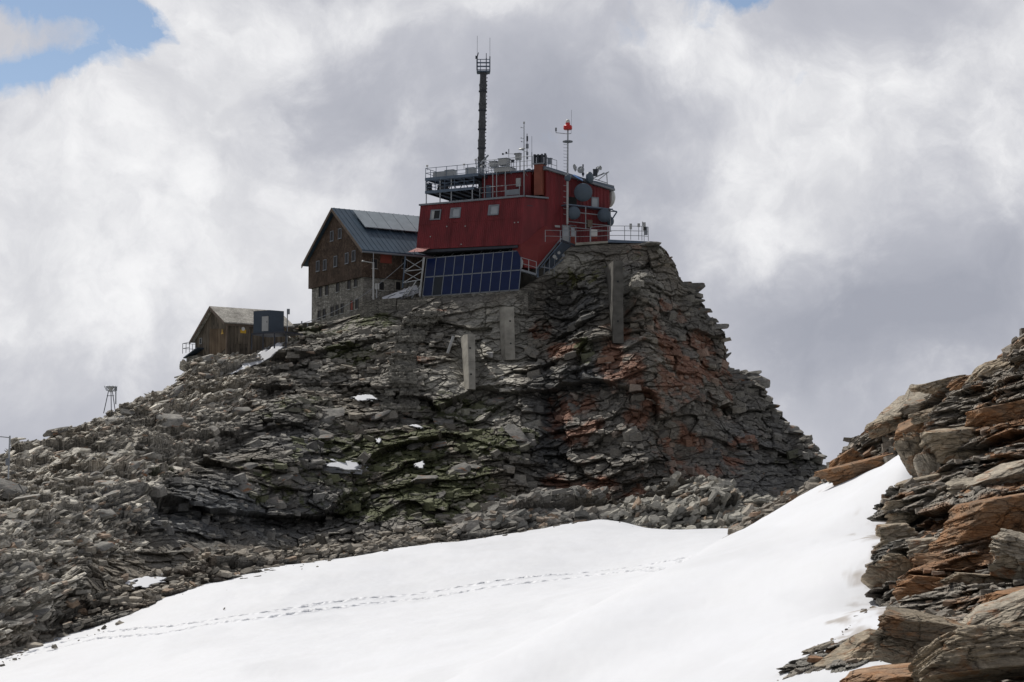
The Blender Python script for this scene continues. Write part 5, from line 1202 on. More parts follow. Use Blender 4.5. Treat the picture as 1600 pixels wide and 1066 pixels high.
# penthouse + decks
def decks():
    f = Fr(f1.p(0, 2.4, 0), D1, N1)
    t = thing('penthouse', 'red rooftop block behind the railings between the decks and the chimney', 'building', tuple(f.p(2, 0, 35)))
    ua, ub = f.pix(829, 290)[0], f.pix(753, 290)[0]; z0, z1 = ZT + .06, f.pix(790, 272)[1]
    mb = MB(); corr(mb, [f.p(ub, 0, z0), f.p(ua, 0, z0), f.p(ua, 0, z1), f.p(ub, 0, z1)], .3, .04); mb.build('wall', M['red'], t)
    mb = MB(); fbox(mb, f, ua, ub, .05, 4, z0, z1); mb.build('core_wall', M['red_lit'], t)
    mb = MB(); fbox(mb, f, ua - .2, ub + .2, -.4, 4.3, z1 + .003, z1 + .16); mb.build('roof', M['bluesteel'], t)
    mb = MB(); u, z = f.pix(811, 285, 0); fbox(mb, f, u - .25, u + .25, -.2, -.05, z - .45, z + .4); mb.build('switch_box', M['offwhite'], t)
    mb = MB(); u, z = f.pix(764, 290, 0); fbox(mb, f, u - .3, u + .3, -.09, -.05, z0, z0 + 1.9); mb.build('door', M['bluesteel'], t)
    for px in (757, 770, 776, 789.5): u, z = f.pix(px, 285, -1.3); MB().tube(f.p(u, -1.3, ZT + .1), f.p(u, -1.3, z1 + .1), .05, 6).build('column', M['steel'], t)
    # walkway in front with pale panels
    w = thing('roof_walkway', 'grey steel walkway with railing on the flat roof in front of the red rooftop block', 'walkway', tuple(f.p(2, -1.4, 35)))
    u0, u1 = f.pix(812, 300, -1.5)[0], f.pix(750, 300, -1.5)[0]; mb = MB(); fbox(mb, f, u0, u1, -1.6, -.45, ZT + .25, ZT + .38); mb.build('deck', M['trim'], w)
    u2 = f.pix(790, 298, -1.5)[0]; mb = MB(); fbox(mb, f, u0, u2, -1.62, -1.58, ZT + .45, ZT + 1.0); mb.build('infill_panel', M['trim'], w)
    rail_run(w, [f.p(u0, -1.55, ZT + .38), f.p(u1, -1.55, ZT + .38)], 1.1, 2, step=1.6, r=.03)
    # upper railing on penthouse roof
    u0, u1 = f.pix(832, 262, -.3)[0], f.pix(753, 262, -.3)[0]
    railing('railing', 'steel railing around the roof of the red rooftop block', [f.p(u0, -.3, z1 + .16), f.p(u1, -.3, z1 + .16), f.p(u1, 3.8, z1 + .16)], 1.35, 3, step=1.3, r=.028)
    # two platforms at left
    for nm, lab, py, (pa, pb), dep, th in (('observation_deck', 'upper blue-grey steel platform at the left end of the roof', 279, (664, 747), 4.2, .22), ('observation_deck', 'lower blue-grey steel platform beneath the upper one on the roof', 299.5, (664, 740), 5.2, .2)):
        v0 = .35; u1 = f1.pix(pa, py, v0)[0]; u0 = f1.pix(pb, py, v0)[0]; z = f1.pix(pa, py, v0)[1]
        d = thing(nm, lab, 'platform', tuple(f1.p(u1, v0, z)), 'steel platforms on the observatory roof')
        mb = MB(); fbox(mb, f1, u0, u1, v0, v0 + dep, z - .02, z + .06); mb.build('floor_grating', M['bluesteel'], d)
        for vv in (v0, v0 + dep - .1): mb = MB(); fbox(mb, f1, u0, u1, vv, vv + .1, z - .02 - th, z - .022); mb.build('edge_beam', M['bluesteel'], d)
        for k in range(6): uu = u0 + (u1 - u0 - .08) * k / 5; mb = MB(); fbox(mb, f1, uu, uu + .08, v0 + .1, v0 + dep - .1, z - .2, z - .022); mb.build('joist', M['darksteel'], d)
        P_ = [f1.p(u0, v0 + .05, z + .06), f1.p(u1 - .05, v0 + .05, z + .06), f1.p(u1 - .05, v0 + dep - .05, z + .06), f1.p(u0, v0 + dep - .05, z + .06)]
        rail_run(d, P_, .98, 2 if py < 290 else 3, step=1.15, r=.03, mat='bluesteel')
        if py > 290:
            for uu in (u1 - .1, u1 - 1.7, (u0 + u1) / 2 - .2, u0 + .2):
                for vv in (v0 + .1, v0 + dep - .2): MB().tube(f1.p(uu, vv, ZT + .05), f1.p(uu, vv, z + 1.25 if uu > u0 + 1 and vv < v0 + 1 else z - .02), .06, 8).build('leg', M['steel'], d)
            mb = MB()
            for k in range(4):
                a = f1.p(u1 - .4 - k * 1.35, v0 + 1.6, z + .06); mb.beam(a, a + D1 * -.55 + Z * 1.2, .07); mb.beam(a - D1 * 1.1, a - D1 * .55 + Z * 1.2, .07)
            mb.build('brace', M['darksteel'], d)
        else:
            # equipment on upper deck
            for px, w_, h_, mt, lb in ((688, 1.5, .62, 'offwhite', 'long pale instrument case on the upper steel platform'), (703, 1.0, .72, 'offwhite', 'pale ribbed case beside the long one on the upper steel platform'), (735, .95, .75, 'offwhite', 'pale box at the right end of the upper steel platform')):
                u = f1.pix(px, 270, 1.6)[0]; c = thing('instrument_case', lb, 'case', tuple(f1.p(u, 1.6, z + .06)))
                mb = MB(); fbox(mb, f1, u - w_ / 2, u + w_ / 2, 1.4, 2.1, z + .12, z + .12 + h_); mb.build('case', M[mt], c)
                mb = MB(); fbox(mb, f1, u - w_ / 2 - .03, u + w_ / 2 + .03, 1.37, 2.13, z + .123 + h_, z + .17 + h_); mb.build('lid', M['trim'], c)
                for s in (-.4, .4): mb = MB(); fbox(mb, f1, u + s * w_ - .05, u + s * w_ + .05, 1.45, 2.05, z + .06, z + .118); mb.build('foot', M['darksteel'], c)
    # gear on lower deck
    for px, lb, w_, h_ in ((670, 'dark instrument rack at the left end of the lower steel platform', .35, .95), (692, 'dark stepped instrument frame in the middle of the lower steel platform', 1.0, .62)):
        u, z = f1.pix(px, 299.5, 1.2); z = f1.pix(664, 299.5, .35)[1] + .07; c = thing('instrument_rack', lb, 'rack', tuple(f1.p(u, 1.2, z)))
        for k in range(4): mb = MB(); fbox(mb, f1, u - w_ / 2 + .06 * k, u + w_ / 2, 1.0, 1.5, z + h_ * k / 4 + .08, z + h_ * k / 4 + .14); mb.build('shelf', M['darksteel'], c)
        for s in (-.5, .42): mb = MB(); fbox(mb, f1, u + s * w_, u + s * w_ + .08, 1.0, 1.5, z, z + h_); mb.build('frame', M['darksteel'], c)
        mb = MB(); fbox(mb, f1, u - w_ * .3, u + w_ * .3, 1.1, 1.4, z + .15, z + .4); mb.build('instrument', M['trim'], c)
    # small sensor domes, the railing glints put in as plain white colour
    for px, py, lb in ((667.5, 259.5, 'small white dome standing in for a glint at the left end of the upper platform railing'), (725, 257.5, 'small white dome standing in for a glint on the middle of the upper platform railing'), (743, 250, 'small white dome standing in for a glint left of the tall mast'), (752, 261, 'small white dome standing in for a glint on the platform corner below the tall mast')):
        c = P(px, py, 205.2 if px < 700 else 203.6); s = thing('sensor_dome', lb, 'sensor', tuple(c)); MB().tube(c - Z * .45, c - Z * .06, .03, 6).build('stalk', M['steel'], s)
        MB().lathe(c, Z, [(0, -.08), (.10, -.06), (.13, 0), (.10, .09), (0, .13)], 12).build('dome', M['white'], s, smooth=True)
decks()

# tall mast
def tall_mast():
    b, tp = P(751.8, 262, 207), P(755.2, 113.5, 207); ax = (tp - b)
    t = thing('tall_mast', 'tall dark cylindrical mast with segmented cover and railed top basket', 'mast', tuple(b - Z * 2))
    prof = []; n = 60; L = ax.length
    for k in range(n + 1):
        a = k / n; r = .36 + .025 * math.sin(a * 5 * 2 * math.pi) + (.05 if abs((a * 5.2) % 1 - .5) < .045 else 0); prof.append((r, a * L))
    MB().lathe(b, ax, [(.0, 0)] + prof + [(0, L)], 18).build('cover', M['mast'], t, smooth=True)
    for k in range(1, 5): c = b.lerp(tp, k / 5); MB().lathe(c, ax, [(.37, -.07), (.44, -.06), (.44, .06), (.37, .07)], 18).build('ring', M['darksteel'], t)
    q = b - Z * 2.4; MB().tube(q, b, .30, 12).build('base', M['trim'], t)
    # lattice struts at base
    mb = MB()
    for s in (-1, 1):
        for k in range(3): mb.tube(b + Vector((s * .5, -.3, -1.6 + k * .8)), b + Vector((-s * .5, -.3, -.8 + k * .8)), .035, 5)
        mb.tube(b + Vector((s * .5, -.3, -2.2)), b + Vector((s * .5, -.3, .9)), .045, 6)
    mb.tube(b + Vector((-.1, -.45, .3)), b + Vector((.75, -.5, 1.2)), .09, 6); mb.build('lattice_base', M['steel'], t)
    # cable brackets along the mast
    mb = MB(); random.seed(4)
    for k in range(26): c = b.lerp(tp, (k + .5) / 26) + Vector((.40, -.05, 0)); mb.cbox(c, (.10, 0, 0), (0, .1, 0), (0, 0, .09))
    mb.build('cable_clips', M['darksteel'], t)
    bk = thing('mast_basket', 'railed steel basket with thin whip antennas on top of the tall mast', 'platform', tuple(tp))
    w = .66; MB().cbox(tp + Z * .02, (2 * w, 0, 0), (0, 2 * w, 0), (0, 0, .10)).build('floor', M['bluesteel'], bk)
    crn = [tp + Vector((sx * w, sy * w, .07)) for sx, sy in ((-1, -1), (1, -1), (1, 1), (-1, 1), (-1, -1))]
    rail_run(bk, crn, 1.15, 3, step=1.4, r=.04, mat='bluesteel')
    for x in (-.28, .3): MB().tube(tp + Vector((x, -w, .07)), tp + Vector((x, -w, 1.2)), .04, 6).build('post', M['bluesteel'], bk)
    for x, y, z0, z1, r in ((-.62, -.4, 0, 3.75, .02), (.68, -.4, 0, 3.55, .02), (.30, .3, 0, 2.1, .045)): MB().tube(tp + Vector((x, y, z0)), tp + Vector((x, y, 1.6)), .06, 6).build('antenna_base', M['darksteel'], bk); MB().tube(tp + Vector((x, y, 1.603)), tp + Vector((x, y, z1)), r, 6).build('whip_antenna', M['trim'], bk)
    mb = MB(); c = tp + Vector((-.70, -.4, 1.5)); mb.cbox(c, (.22, 0, 0), (0, .2, 0), (0, 0, .3)); mb.tube(c + Vector((.1, 0, .1)), c + Vector((.2, 0, .5)), .05, 6); mb.build('wind_sensor', M['darksteel'], bk)
tall_mast()

def beacon_mast():
    b, tp = P(886.5, 350, 201.3), P(887.3, 204, 201.3); t = thing('beacon_mast', 'white-grey mast with climbing pegs and red beacon in front of the tower', 'mast', tuple(b))
    MB().tube(b, P(886.8, 283, 201.3), .11, 12).build('lower_pole', M['offwhite'], t); MB().tube(P(886.8, 282.8, 201.3), tp, .095, 12, .075).build('upper_pole', M['steel'], t)
    for k in range(16): c = P(887, 226 + k * 5, 201.3) if k < 10 else P(887, 290 + (k - 10) * 9, 201.3); mb = MB(); mb.tube(c, c + Vector((-.38, 0, 0)), .022, 5); mb.tube(c + Vector((-.38, 0, 0)), c + Vector((-.38, 0, .07)), .022, 5); mb.build('peg', M['steel'], t)
    c = P(887, 221.5, 201.3); MB().lathe(c, Z, [(.1, -.05), (.5, -.05), (.52, 0), (.5, .06), (.1, .06)], 20).build('ring_platform', M['trim'], t)
    c = P(887.2, 203, 201.3); MB().lathe(c, Z, [(.08, 0), (.40, .02), (.44, .08), (.44, .36), (.40, .42), (.24, .48), (.22, .70), (.0, .70)], 20).build('beacon_housing', M['beacon'], t, smooth=True)
    MB().lathe(c + Z * .70, Z, [(.22, 0), (.22, .14), (.19, .26), (.10, .35), (0, .38)], 16).build('beacon_lens', M['white'], t, smooth=True)
    a, e = P(887, 209.5, 201.3), P(868.7, 207.5, 201.3); mb = MB(); mb.tube(a, e, .035, 6); mb.tube(e, e + Z * .15, .035, 6); mb.build('side_arm', M['steel'], t)
    MB().tube(e + Z * .153, e + Z * .50, .09, 8).build('sensor', M['trim'], t)
    mb = MB(); e = P(892.5, 208.5, 201.3); mb.tube(a, e, .03, 6); mb.tube(e, P(893, 172, 201.3), .016, 5); mb.build('whip_antenna', M['trim'], t)
beacon_mast()

def instruments():
    b, tp = P(818.8, 306, 202.2), P(818.8, 193.5, 202.2); t = thing('instrument_mast', 'slim steel mast with short side arms left of the chimney', 'mast', tuple(b))
    MB().tube(b, tp, .06, 8, .045).build('pole', M['steel'], t); MB().tube(tp, tp + Z * .2, .09, 8).build('top_sensor', M['offwhite'], t)
    for py, dx in ((200, -.28), (216.5, -.28), (222, -.25), (237, .3)):
        c = P(818.8, py, 202.2); mb = MB(); mb.tube(c, c + Vector((dx, -.1, 0)), .022, 5); mb.cbox(c + Vector((dx, -.1, .02)), (.12, 0, 0), (0, .1, 0), (0, 0, .08)); mb.build('side_arm', M['steel'], t)
    b = P(823.5, 262, 204); t = thing('sensor_mast', 'short mast carrying a dark vane and square sensors beside the slim mast', 'mast', tuple(b))
    MB().tube(b, P(823.5, 209, 204), .04, 6).build('pole', M['darksteel'], t)
    for py, w, h in ((217, .18, .5), (228.5, .28, .45), (240, .22, .3), (247, .2, .2)): MB().cbox(P(823.8, py, 203.95), (w, 0, 0), (0, .2, 0), (0, 0, h)).build('sensor', M['trim' if py > 220 else 'darksteel'], t)
    b = P(831, 262, 204); t = thing('whip_antenna', 'thin vertical whip antenna just left of the chimney cap', 'antenna', tuple(b)); MB().tube(b, P(831, 238, 204), .05, 6).build('base', M['trim'], t); MB().tube(P(831, 238, 204), P(831, 213, 204), .022, 6).build('rod', M['trim'], t)
    # cup anemometer
    b, c = P(795, 262, 204.5), P(795, 240.5, 204.5); t = thing('anemometer', 'cup anemometer with dark cups above the white rooftop box', 'weather instrument', tuple(b)); MB().tube(b, c + Z * .35, .03, 6).build('pole', M['steel'], t)
    for a in (.1, 2.2, 4.3):
        e = c + Vector((math.cos(a) * .62, math.sin(a) * .62, 0)) if a != 2.2 else c + Vector((-.60, .1, 0)); mb = MB(); mb.tube(c, e, .016, 5); mb.lathe(e, Vector((0, 1, 0)), [(0, -.10), (.08, -.07), (.11, 0), (.08, .02), (0, .02)], 10); mb.build('cup', M['darksteel'], t)
    MB().cbox(c + Z * .3, (.08, 0, 0), (0, .08, 0), (0, 0, .4)).build('vane', M['darksteel'], t)
    def box_thing(label, px, py, Y, w, h, mat, legs, cat='instrument box', slats=0, name='instrument_box'):
        c = P(px, py, Y); t = thing(name, label, cat, tuple(c)); MB().cbox(c, D1 * w, N1 * w * .9, Z * h).build('box', M[mat], t)
        MB().cbox(c + Z * (h / 2 + .035), D1 * (w + .1), N1 * (w * .9 + .1), Z * .06).build('lid', M['trim'], t)
        for k in range(slats): MB().cbox(c + Z * (-h / 2 + h * (k + 1) / (slats + 1)) - N1 * (w * .45 + .012), D1 * w * .96, N1 * .02, Z * .02).build('slat', M['trim'], t)
        for s in (-.42, .42): MB().tube(c + D1 * w * s - Z * h / 2, c + D1 * w * s - Z * (h / 2 + legs), .035, 6).build('leg', M['steel'], t)
    box_thing('white boxy instrument housing on the railing of the rooftop block', 788, 254, 203.8, .95, .62, 'offwhite', .7)
    box_thing('wider pale instrument housing left of the boxy one on the rooftop', 772, 257.5, 204.6, .75, .52, 'offwhite', .5)
    box_thing('long pale enclosure below the instrument housings on the rooftop block', 789, 267, 203.6, 1.7, .42, 'offwhite', .2)
    box_thing('louvred weather screen on legs left of the slim mast', 810, 245.5, 204, .5, .62, 'offwhite', 1.2, 'weather screen', 4, 'weather_screen')
    box_thing('small grey cabinet behind the chimney on the right-hand railing', 859, 252.5, 206, .38, .55, 'trim', .5)
    box_thing('dark little meter box near the anemometer', 801, 252.5, 204, .26, .22, 'darksteel', .6)
    railing('railing', 'thin railing on the roof to the right of the chimney', [P(853, 263, 207), P(870, 268, 208.5)], 1.15, 2, step=1.1, r=.028)
    # tower roof frames
    b = P(933, 281, 205); t = thing('roof_frame', 'tilted steel lattice frame at the right end of the tower roof', 'frame', tuple(b))
    for a, e in (((926, 279), (951.5, 268.5)), ((934, 282), (951.5, 268.5)), ((926, 279), (948, 286)), ((948, 272), (949, 288)), ((930, 277), (944, 270))): mb = MB(); mb.tube(P(*a, 204.5), P(*e, 205), .045, 6); mb.build('bar', M['steel'], t)
    mb = MB(); mb.beam(P(927, 284, 204.6), P(958, 292, 205.8), .4, .16); mb.build('edge_tray', M['trim'], t)
    t = thing('blue_panel', 'bright blue tilted panel on the tower roof edge', 'panel', tuple(P(903, 279, 202.6))); M['bluepanel'] = plain('mat_blue_panel', (.10, .24, .55), .3, var=.1)
    mb = MB(); q = [P(895.5, 274, 202.4), P(911, 282.5, 202.6), P(909, 277.5, 203.8), P(897, 272.5, 203.8)]; mb.prism(q, (0, -.02, -.05)); mb.build('sheet', M['bluepanel'], t); MB().tube(P(903, 277, 203.2), P(903, 283, 203.4), .04, 6).build('bracket', M['steel'], t)
    t = thing('antenna_post', 'dark post standing between the small dishes on the tower roof', 'post', tuple(P(911, 274, 204.6))); MB().tube(P(911, 276, 204.6), P(911, 257, 204.6), .07, 8).build('post', M['darksteel'], t); MB().cbox(P(911, 272, 204.6), (.25, 0, 0), (0, .25, 0), (0, 0, .2)).build('base', M['darksteel'], t)
    t = thing('instrument_box', 'dark box on the right part of the tower roof carrying small dishes', 'instrument box', tuple(P(930, 272, 205.2))); MB().cbox(P(930, 270.5, 205.2), (.45, 0, 0), (0, .4, 0), (0, 0, .62)).build('box', M['darksteel'], t); MB().cbox(P(930, 265, 205.2), (.5, 0, 0), (0, .45, 0), (0, 0, .05)).build('lid', M['trim'], t)
instruments()

# ---- solar array
def solar():
    TLp, TRp, BRp, BLp = (667.5, 403.5), (817, 391), (811, 453), (660.5, 463.5)
    # plane: parallel to facade direction, leaning back
    o = f1.p(0, -1.7, 24.6); n = (N1 * -.96 + Z * .28).normalized()
    q = [hit(*p, o, n) for p in (BLp, BRp, TRp, TLp)]
    t = thing('solar_array', 'tilted wall of twenty dark blue solar panels beneath the red observatory', 'solar array', tuple(q[0]))
    for k in range(11):
        a, b = q[0].lerp(q[1], k / 10), q[3].lerp(q[2], k / 10); MB().beam(a - (b - a) * .01 + n * .02, b + (b - a) * .01 + n * .02, .07, .07, up=n).build('mullion', M['trim'], t)
    for s in (0, .5, 1): a, b = q[0].lerp(q[3], s), q[1].lerp(q[2], s); MB().beam(a - n * .07, b - n * .07, .06, .06, up=n).build('cross_rail', M['steel'], t)
    for (a, b) in ((q[0] + D1 * .30, q[3] + D1 * .42 + Z * .1), (q[1] * .45 + q[2] * .55 - D1 * .06, q[2] - D1 * .16 + Z * .1)): MB().beam(a, b, .14, .05, up=n).build('side_trim', M['offwhite'], t)
    for k in range(10):
        a = q[0].lerp(q[1], (k + .5) / 10); MB().tube(a - n * .1 if k % 3 == 1 else a - n * .1, a - Z * (1.1 if k % 3 == 1 else .2) - n * .1, .05, 6).build('leg', M['steel'], t)
        b = q[3].lerp(q[2], (k + .5) / 10); MB().tube(b, b - n * .7 + Z * .55, .03, 6).build('stay', M['steel'], t)
    for r in range(2):
        for k in range(10):
            a, b = q[0].lerp(q[1], k / 10), q[0].lerp(q[1], (k + 1) / 10); c, d = q[3].lerp(q[2], (k + 1) / 10), q[3].lerp(q[2], k / 10)
            p = [a.lerp(d, r * .5), b.lerp(c, r * .5), b.lerp(c, r * .5 + .5), a.lerp(d, r * .5 + .5)]; cc = sum(p, Vector()) / 4; p = [cc + (x - cc) * .975 for x in p]
            dk = (r == 0 and k == 1)
            s = MB().prism([x - n * .03 for x in p], n * .03).build('solar_panel', M['trim'], t); p2 = [cc + (x - cc) * .96 for x in p]; MB().prism([x + n * .002 for x in p2], n * .012).build('cells', M['pvdark' if dk else 'pv'], s)
            if dk: s['label'] = 'nearly black panel, second from the left in the bottom row'
solar()

# ---- scaffolding at left, stairs and small platform at right of the array
def steelwork():
    t = thing('scaffold', 'white and blue steel lattice scaffold left of the solar panels', 'scaffold', tuple(P(645, 465, 203)))
    for (xa, ya, xb, yb, Y, mt, r) in ((655.5, 462, 663, 402, 201.0, 'offwhite', .09), (629, 450, 633.5, 401, 206, 'bluesteel', .09), (633, 424, 662, 421, 203, 'steel', .05), (631, 442, 659, 437, 203, 'steel', .06), (634, 405, 660, 421, 203, 'steel', .04), (632, 424, 662, 405, 203, 'steel', .04),
                                     (631, 425, 660, 440, 203, 'steel', .04), (630, 442, 660, 424, 203, 'steel', .04), (636, 463, 650, 440, 202, 'steel', .06), (625, 468, 640, 448, 202, 'steel', .05), (643, 466, 657, 446, 202, 'trim', .06), (624, 458, 660, 452, 202.5, 'trim', .05), (646, 400, 648, 392, 203.5, 'trim', .04), (660, 470, 661, 462, 201.5, 'steel', .06)):
        MB().tube(P(xa, ya, Y), P(xb, yb, Y - .5), r, 6).build('bar', M[mt], t)
    t = thing('walkway', 'small grey steel walkway with railing below the red stair enclosure', 'walkway', tuple(P(830, 428, 198)))
    a, b = P(814, 423, 198.6), P(838, 430, 198.6); mb = MB(); mb.beam(a, b, 1.0, .2); mb.build('deck', M['trim'], t); rail_run(t, [a + Vector((0, -.45, .1)), b + Vector((0, -.45, .1))], 1.15, 2, step=.9, r=.03)
    t = thing('steel_stair', 'dark steel stair and brackets under the sloping edge of the red wedge', 'stair', tuple(P(855, 410, 200)))
    for (xa, ya, xb, yb, r, mt) in ((840, 433, 840, 413, .10, 'bluesteel'), (844, 417, 862, 420, .06, 'trim'), (862, 420, 880, 405, .05, 'bluesteel'), (850, 432, 851, 413, .04, 'trim'), (858, 432, 859, 400, .04, 'trim'), (866, 428, 867, 395, .03, 'trim'), (838, 433, 856, 433, .06, 'trim'), (877, 376, 899, 384, .13, 'darksteel'), (843, 420, 878, 378, .06, 'bluesteel')):
        MB().tube(P(xa, ya, 199.6), P(xb, yb, 199.6), r, 6).build('bar', M[mt], t)
    mb = MB(); mb.hexa([P(842, 432, 200.6), P(868, 428, 200.6), P(868, 428, 203), P(842, 432, 203), P(877, 377, 200.6), P(893, 383, 200.6), P(893, 383, 203), P(877, 377, 203)]); mb.build('shaft_wall', M['container'], t)
    for i, (x, y, w) in enumerate(((866, 401, .35), (869, 404, .2), (873, 395, .28), (880, 399, .3))):
        t = thing('floodlight', ['pale floodlight mounted under the red wedge, the largest of the cluster', 'small round lamp left in the cluster under the red wedge', 'upper lamp head in the cluster under the red wedge', 'dark tilted lamp, rightmost of the cluster under the red wedge'][i], 'lamp', tuple(P(x, y, 199)))
        MB().lathe(P(x, y, 199), (.3, -1, -.3), [(0, .12), (w * .5, .12), (w * .5, 0), (w * .3, -.15), (0, -.18)], 12).build('head', M['offwhite' if i != 3 else 'trim'], t); MB().tube(P(x, y, 199.15), P(x + 1, y - 3, 199.8), .03, 5).build('bracket', M['steel'], t)
    # terrace slab with railing on the right
    s = thing('terrace', 'concrete and steel terrace slab right of the tower at the cliff top', 'terrace', tuple(P(960, 378, 201)))
    a, b, c = P(899, 379.5, 199.3), P(950, 376.5, 199.6), P(1012, 378, 200.6)
    mb = MB(); mb.hexa([a - Z * .25, b - Z * .2, b - Z * .2 + Vector((1, 6, 0)), a - Z * .25 + Vector((1, 6, 0)), a, b, b + Vector((1, 6, 0)), a + Vector((1, 6, 0))]); mb.build('slab', M['concrete'], s)
    mb = MB(); mb.hexa([b - Z * .15, c - Z * .15, c - Z * .15 + Vector((-1, 5, 0)), b - Z * .15 + Vector((1, 5, 0)), b + Z * .14, c + Z * .05, c + Z * .05 + Vector((-1, 5, 0)), b + Z * .14 + Vector((1, 5, 0))]); mb.build('steel_deck', M['bluesteel'], s)
    railing('railing', 'long pale railing along the front of the terrace and tower', [P(852, 378, 199.5), P(899, 379, 199.4), P(922, 378.5, 199.5)], 1.15, 2, step=1.45, r=.026, mat='steel')
    railing('railing', 'three-bar railing around the right end of the terrace with weather sensors', [P(923, 377.5, 199.5), P(950, 375.5, 199.7), P(976, 375.5, 200.1), P(1003, 376, 200.5), P(1013, 377, 202.5)], 1.42, 3, step=1.7, r=.03, mat='steel')
    for px, y0, y1, w, h, lb in ((985.5, 352, 375, .24, .55, 'left pale sensor box on the terrace railing'), (998, 350, 375, .24, .34, 'middle pale sensor box on the terrace railing'), (1006.5, 352, 378, .3, .8, 'cluster sensor at the far right corner of the terrace')):
        t = thing('weather_sensor', lb, 'weather sensor', tuple(P(px, y1, 200))); MB().tube(P(px, y1, 200.2), P(px, y0, 200.2), .035, 6).build('pole', M['steel'], t); MB().cbox(P(px, y0 + 2, 200), (w, 0, 0), (0, .2, 0), (0, 0, h)).build('housing', M['offwhite'], t)
        if px > 1005: MB().cbox(P(1009, 361, 200), (.34, 0, 0), (0, .2, 0), (0, 0, .8)).build('lower_housing', M['trim'], t); MB().tube(P(1004, 353, 200), P(1004, 346.5, 200), .05, 6).build('stub', M['offwhite'], t)
    t = thing('signboard', 'pale blank board standing at the wall behind the terrace railing', 'board', tuple(P(928, 371, 200.8))); mb = MB(); mb.cbox(P(928.5, 364, 200.5), (.62, .2, 0), (0, .05, 0), (0, 0, .66)); mb.build('board', M['white'], t); mb = MB(); mb.cbox(P(928.5, 372, 200.5), (.6, .2, 0), (0, .3, 0), (0, 0, .3)); mb.build('stand', M['shutter'], t)
    # small dish arm frames near base
    # meteorological mast with a side arm by the hut
    b = P(583.5, 468, 201.5); t = thing('met_mast', 'pale pole with side arm standing in front of the large hut', 'lamp post', tuple(b))
    MB().tube(b, P(583.5, 410, 201.5), .085, 8).build('pole', M['offwhite'], t); MB().tube(P(583.5, 410, 201.5), P(583.5, 395, 201.5), .03, 6).build('rod', M['steel'], t)
    mb = MB(); mb.tube(P(583.5, 411, 201.5), P(569, 408.5, 201.5), .05, 6); mb.build('arm', M['offwhite'], t); MB().lathe(P(567.5, 408.5, 201.5), Z, [(0, -.06), (.14, -.05), (.17, .02), (.1, .1), (0, .12)], 12).build('arm_head', M['offwhite'], t)
    b = P(588.5, 466, 201.5); t = thing('notice_post', 'short post with two narrow pale boards beside the pole at the large hut', 'sign', tuple(b)); MB().tube(b, P(588.5, 443, 201.5), .05, 6).build('post', M['steel'], t)
    for x in (587.6, 591.2): MB().cbox(P(x, 447.5, 201.4), (.17, 0, 0), (0, .03, 0), (0, 0, .6)).build('board', M['offwhite'], t)
    # cable
    a, b = P(446, 511.5, 196), P(631, 411, 205.5); mb = MB(); pts = [a.lerp(b, k / 24) - Z * (1.1 * 4 * (k / 24) * (1 - k / 24)) for k in range(25)]
    for p, q in zip(pts[:-1], pts[1:]): mb.tube(p, q, .028, 5)
    tag(mb.build('cable', M['steel'], None), 'thin cable sagging from the scaffold past the large hut to the container', 'cable')
    # tripod precipitation gauge and sensor on the left ridge
    b = P(172.5, 629, 167.5); t = thing('precipitation_gauge', 'tripod gauge with funnel-shaped wind shield on the left ridge', 'weather instrument', tuple(b))
    for dx, dy in ((-.52, -.1), (.46, -.1), (0, .5)): MB().tube(b + Vector((dx, dy, -.9)), b + Vector((dx * .3, dy * .3, 1.0)), .035, 6).build('leg', M['darksteel'], t)
    mb = MB(); mb.tube(b + Vector((-.3, 0, .55)), b + Vector((.3, 0, .55)), .025, 5); mb.build('brace', M['darksteel'], t)
    c = b + Z * .85; MB().lathe(c, Z, [(.0, -.02), (.10, 0), (.13, .15), (.30, .40), (.36, .42), (.36, .47), (.28, .47), (.12, .25), (0, .22)], 14).build('funnel', M['steel'], t)
    mb = MB()
    for k in range(12): a_ = k * math.pi / 6; q = c + Vector((math.cos(a_) * .55, math.sin(a_) * .55, .50)); mb.beam(q, c + Vector((math.cos(a_) * .34, math.sin(a_) * .34, .1)), .05, .02)
    mb.build('wind_shield', M['steel'], t)
    b = P(181, 628, 167.5); t = thing('weather_sensor', 'small sensor box on a post right of the tripod gauge', 'weather sensor', tuple(b)); MB().tube(b - Z * .2, P(181, 608, 167.5), .055, 6).build('pole', M['steel'], t); MB().cbox(P(180.8, 607.5, 167.5), (.19, 0, 0), (0, .19, 0), (0, 0, .34)).build('housing', M['trim'], t)
    mb = MB(); mb.tube(P(181, 612, 167.5), P(177, 611.5, 167.5), .02, 5); mb.tube(P(177, 611.5, 167.5), P(176.8, 608.5, 167.5), .02, 5); mb.build('arm', M['steel'], t)
    b = P(13, 742, 140.5); t = thing('weather_pole', 'grey pole with a long arm and a box on the far left slope', 'pole', tuple(b)); MB().tube(b - Z * .3, P(15.5, 681, 140.5), .06, 8).build('pole', M['steel'], t); MB().tube(P(15.2, 684, 140.5), P(-14, 681, 140.5), .035, 6).build('arm', M['steel'], t); MB().cbox(P(12, 722, 140.4), (.26, 0, 0), (0, .2, 0), (0, 0, .5)).build('box', M['trim'], t)
steelwork()

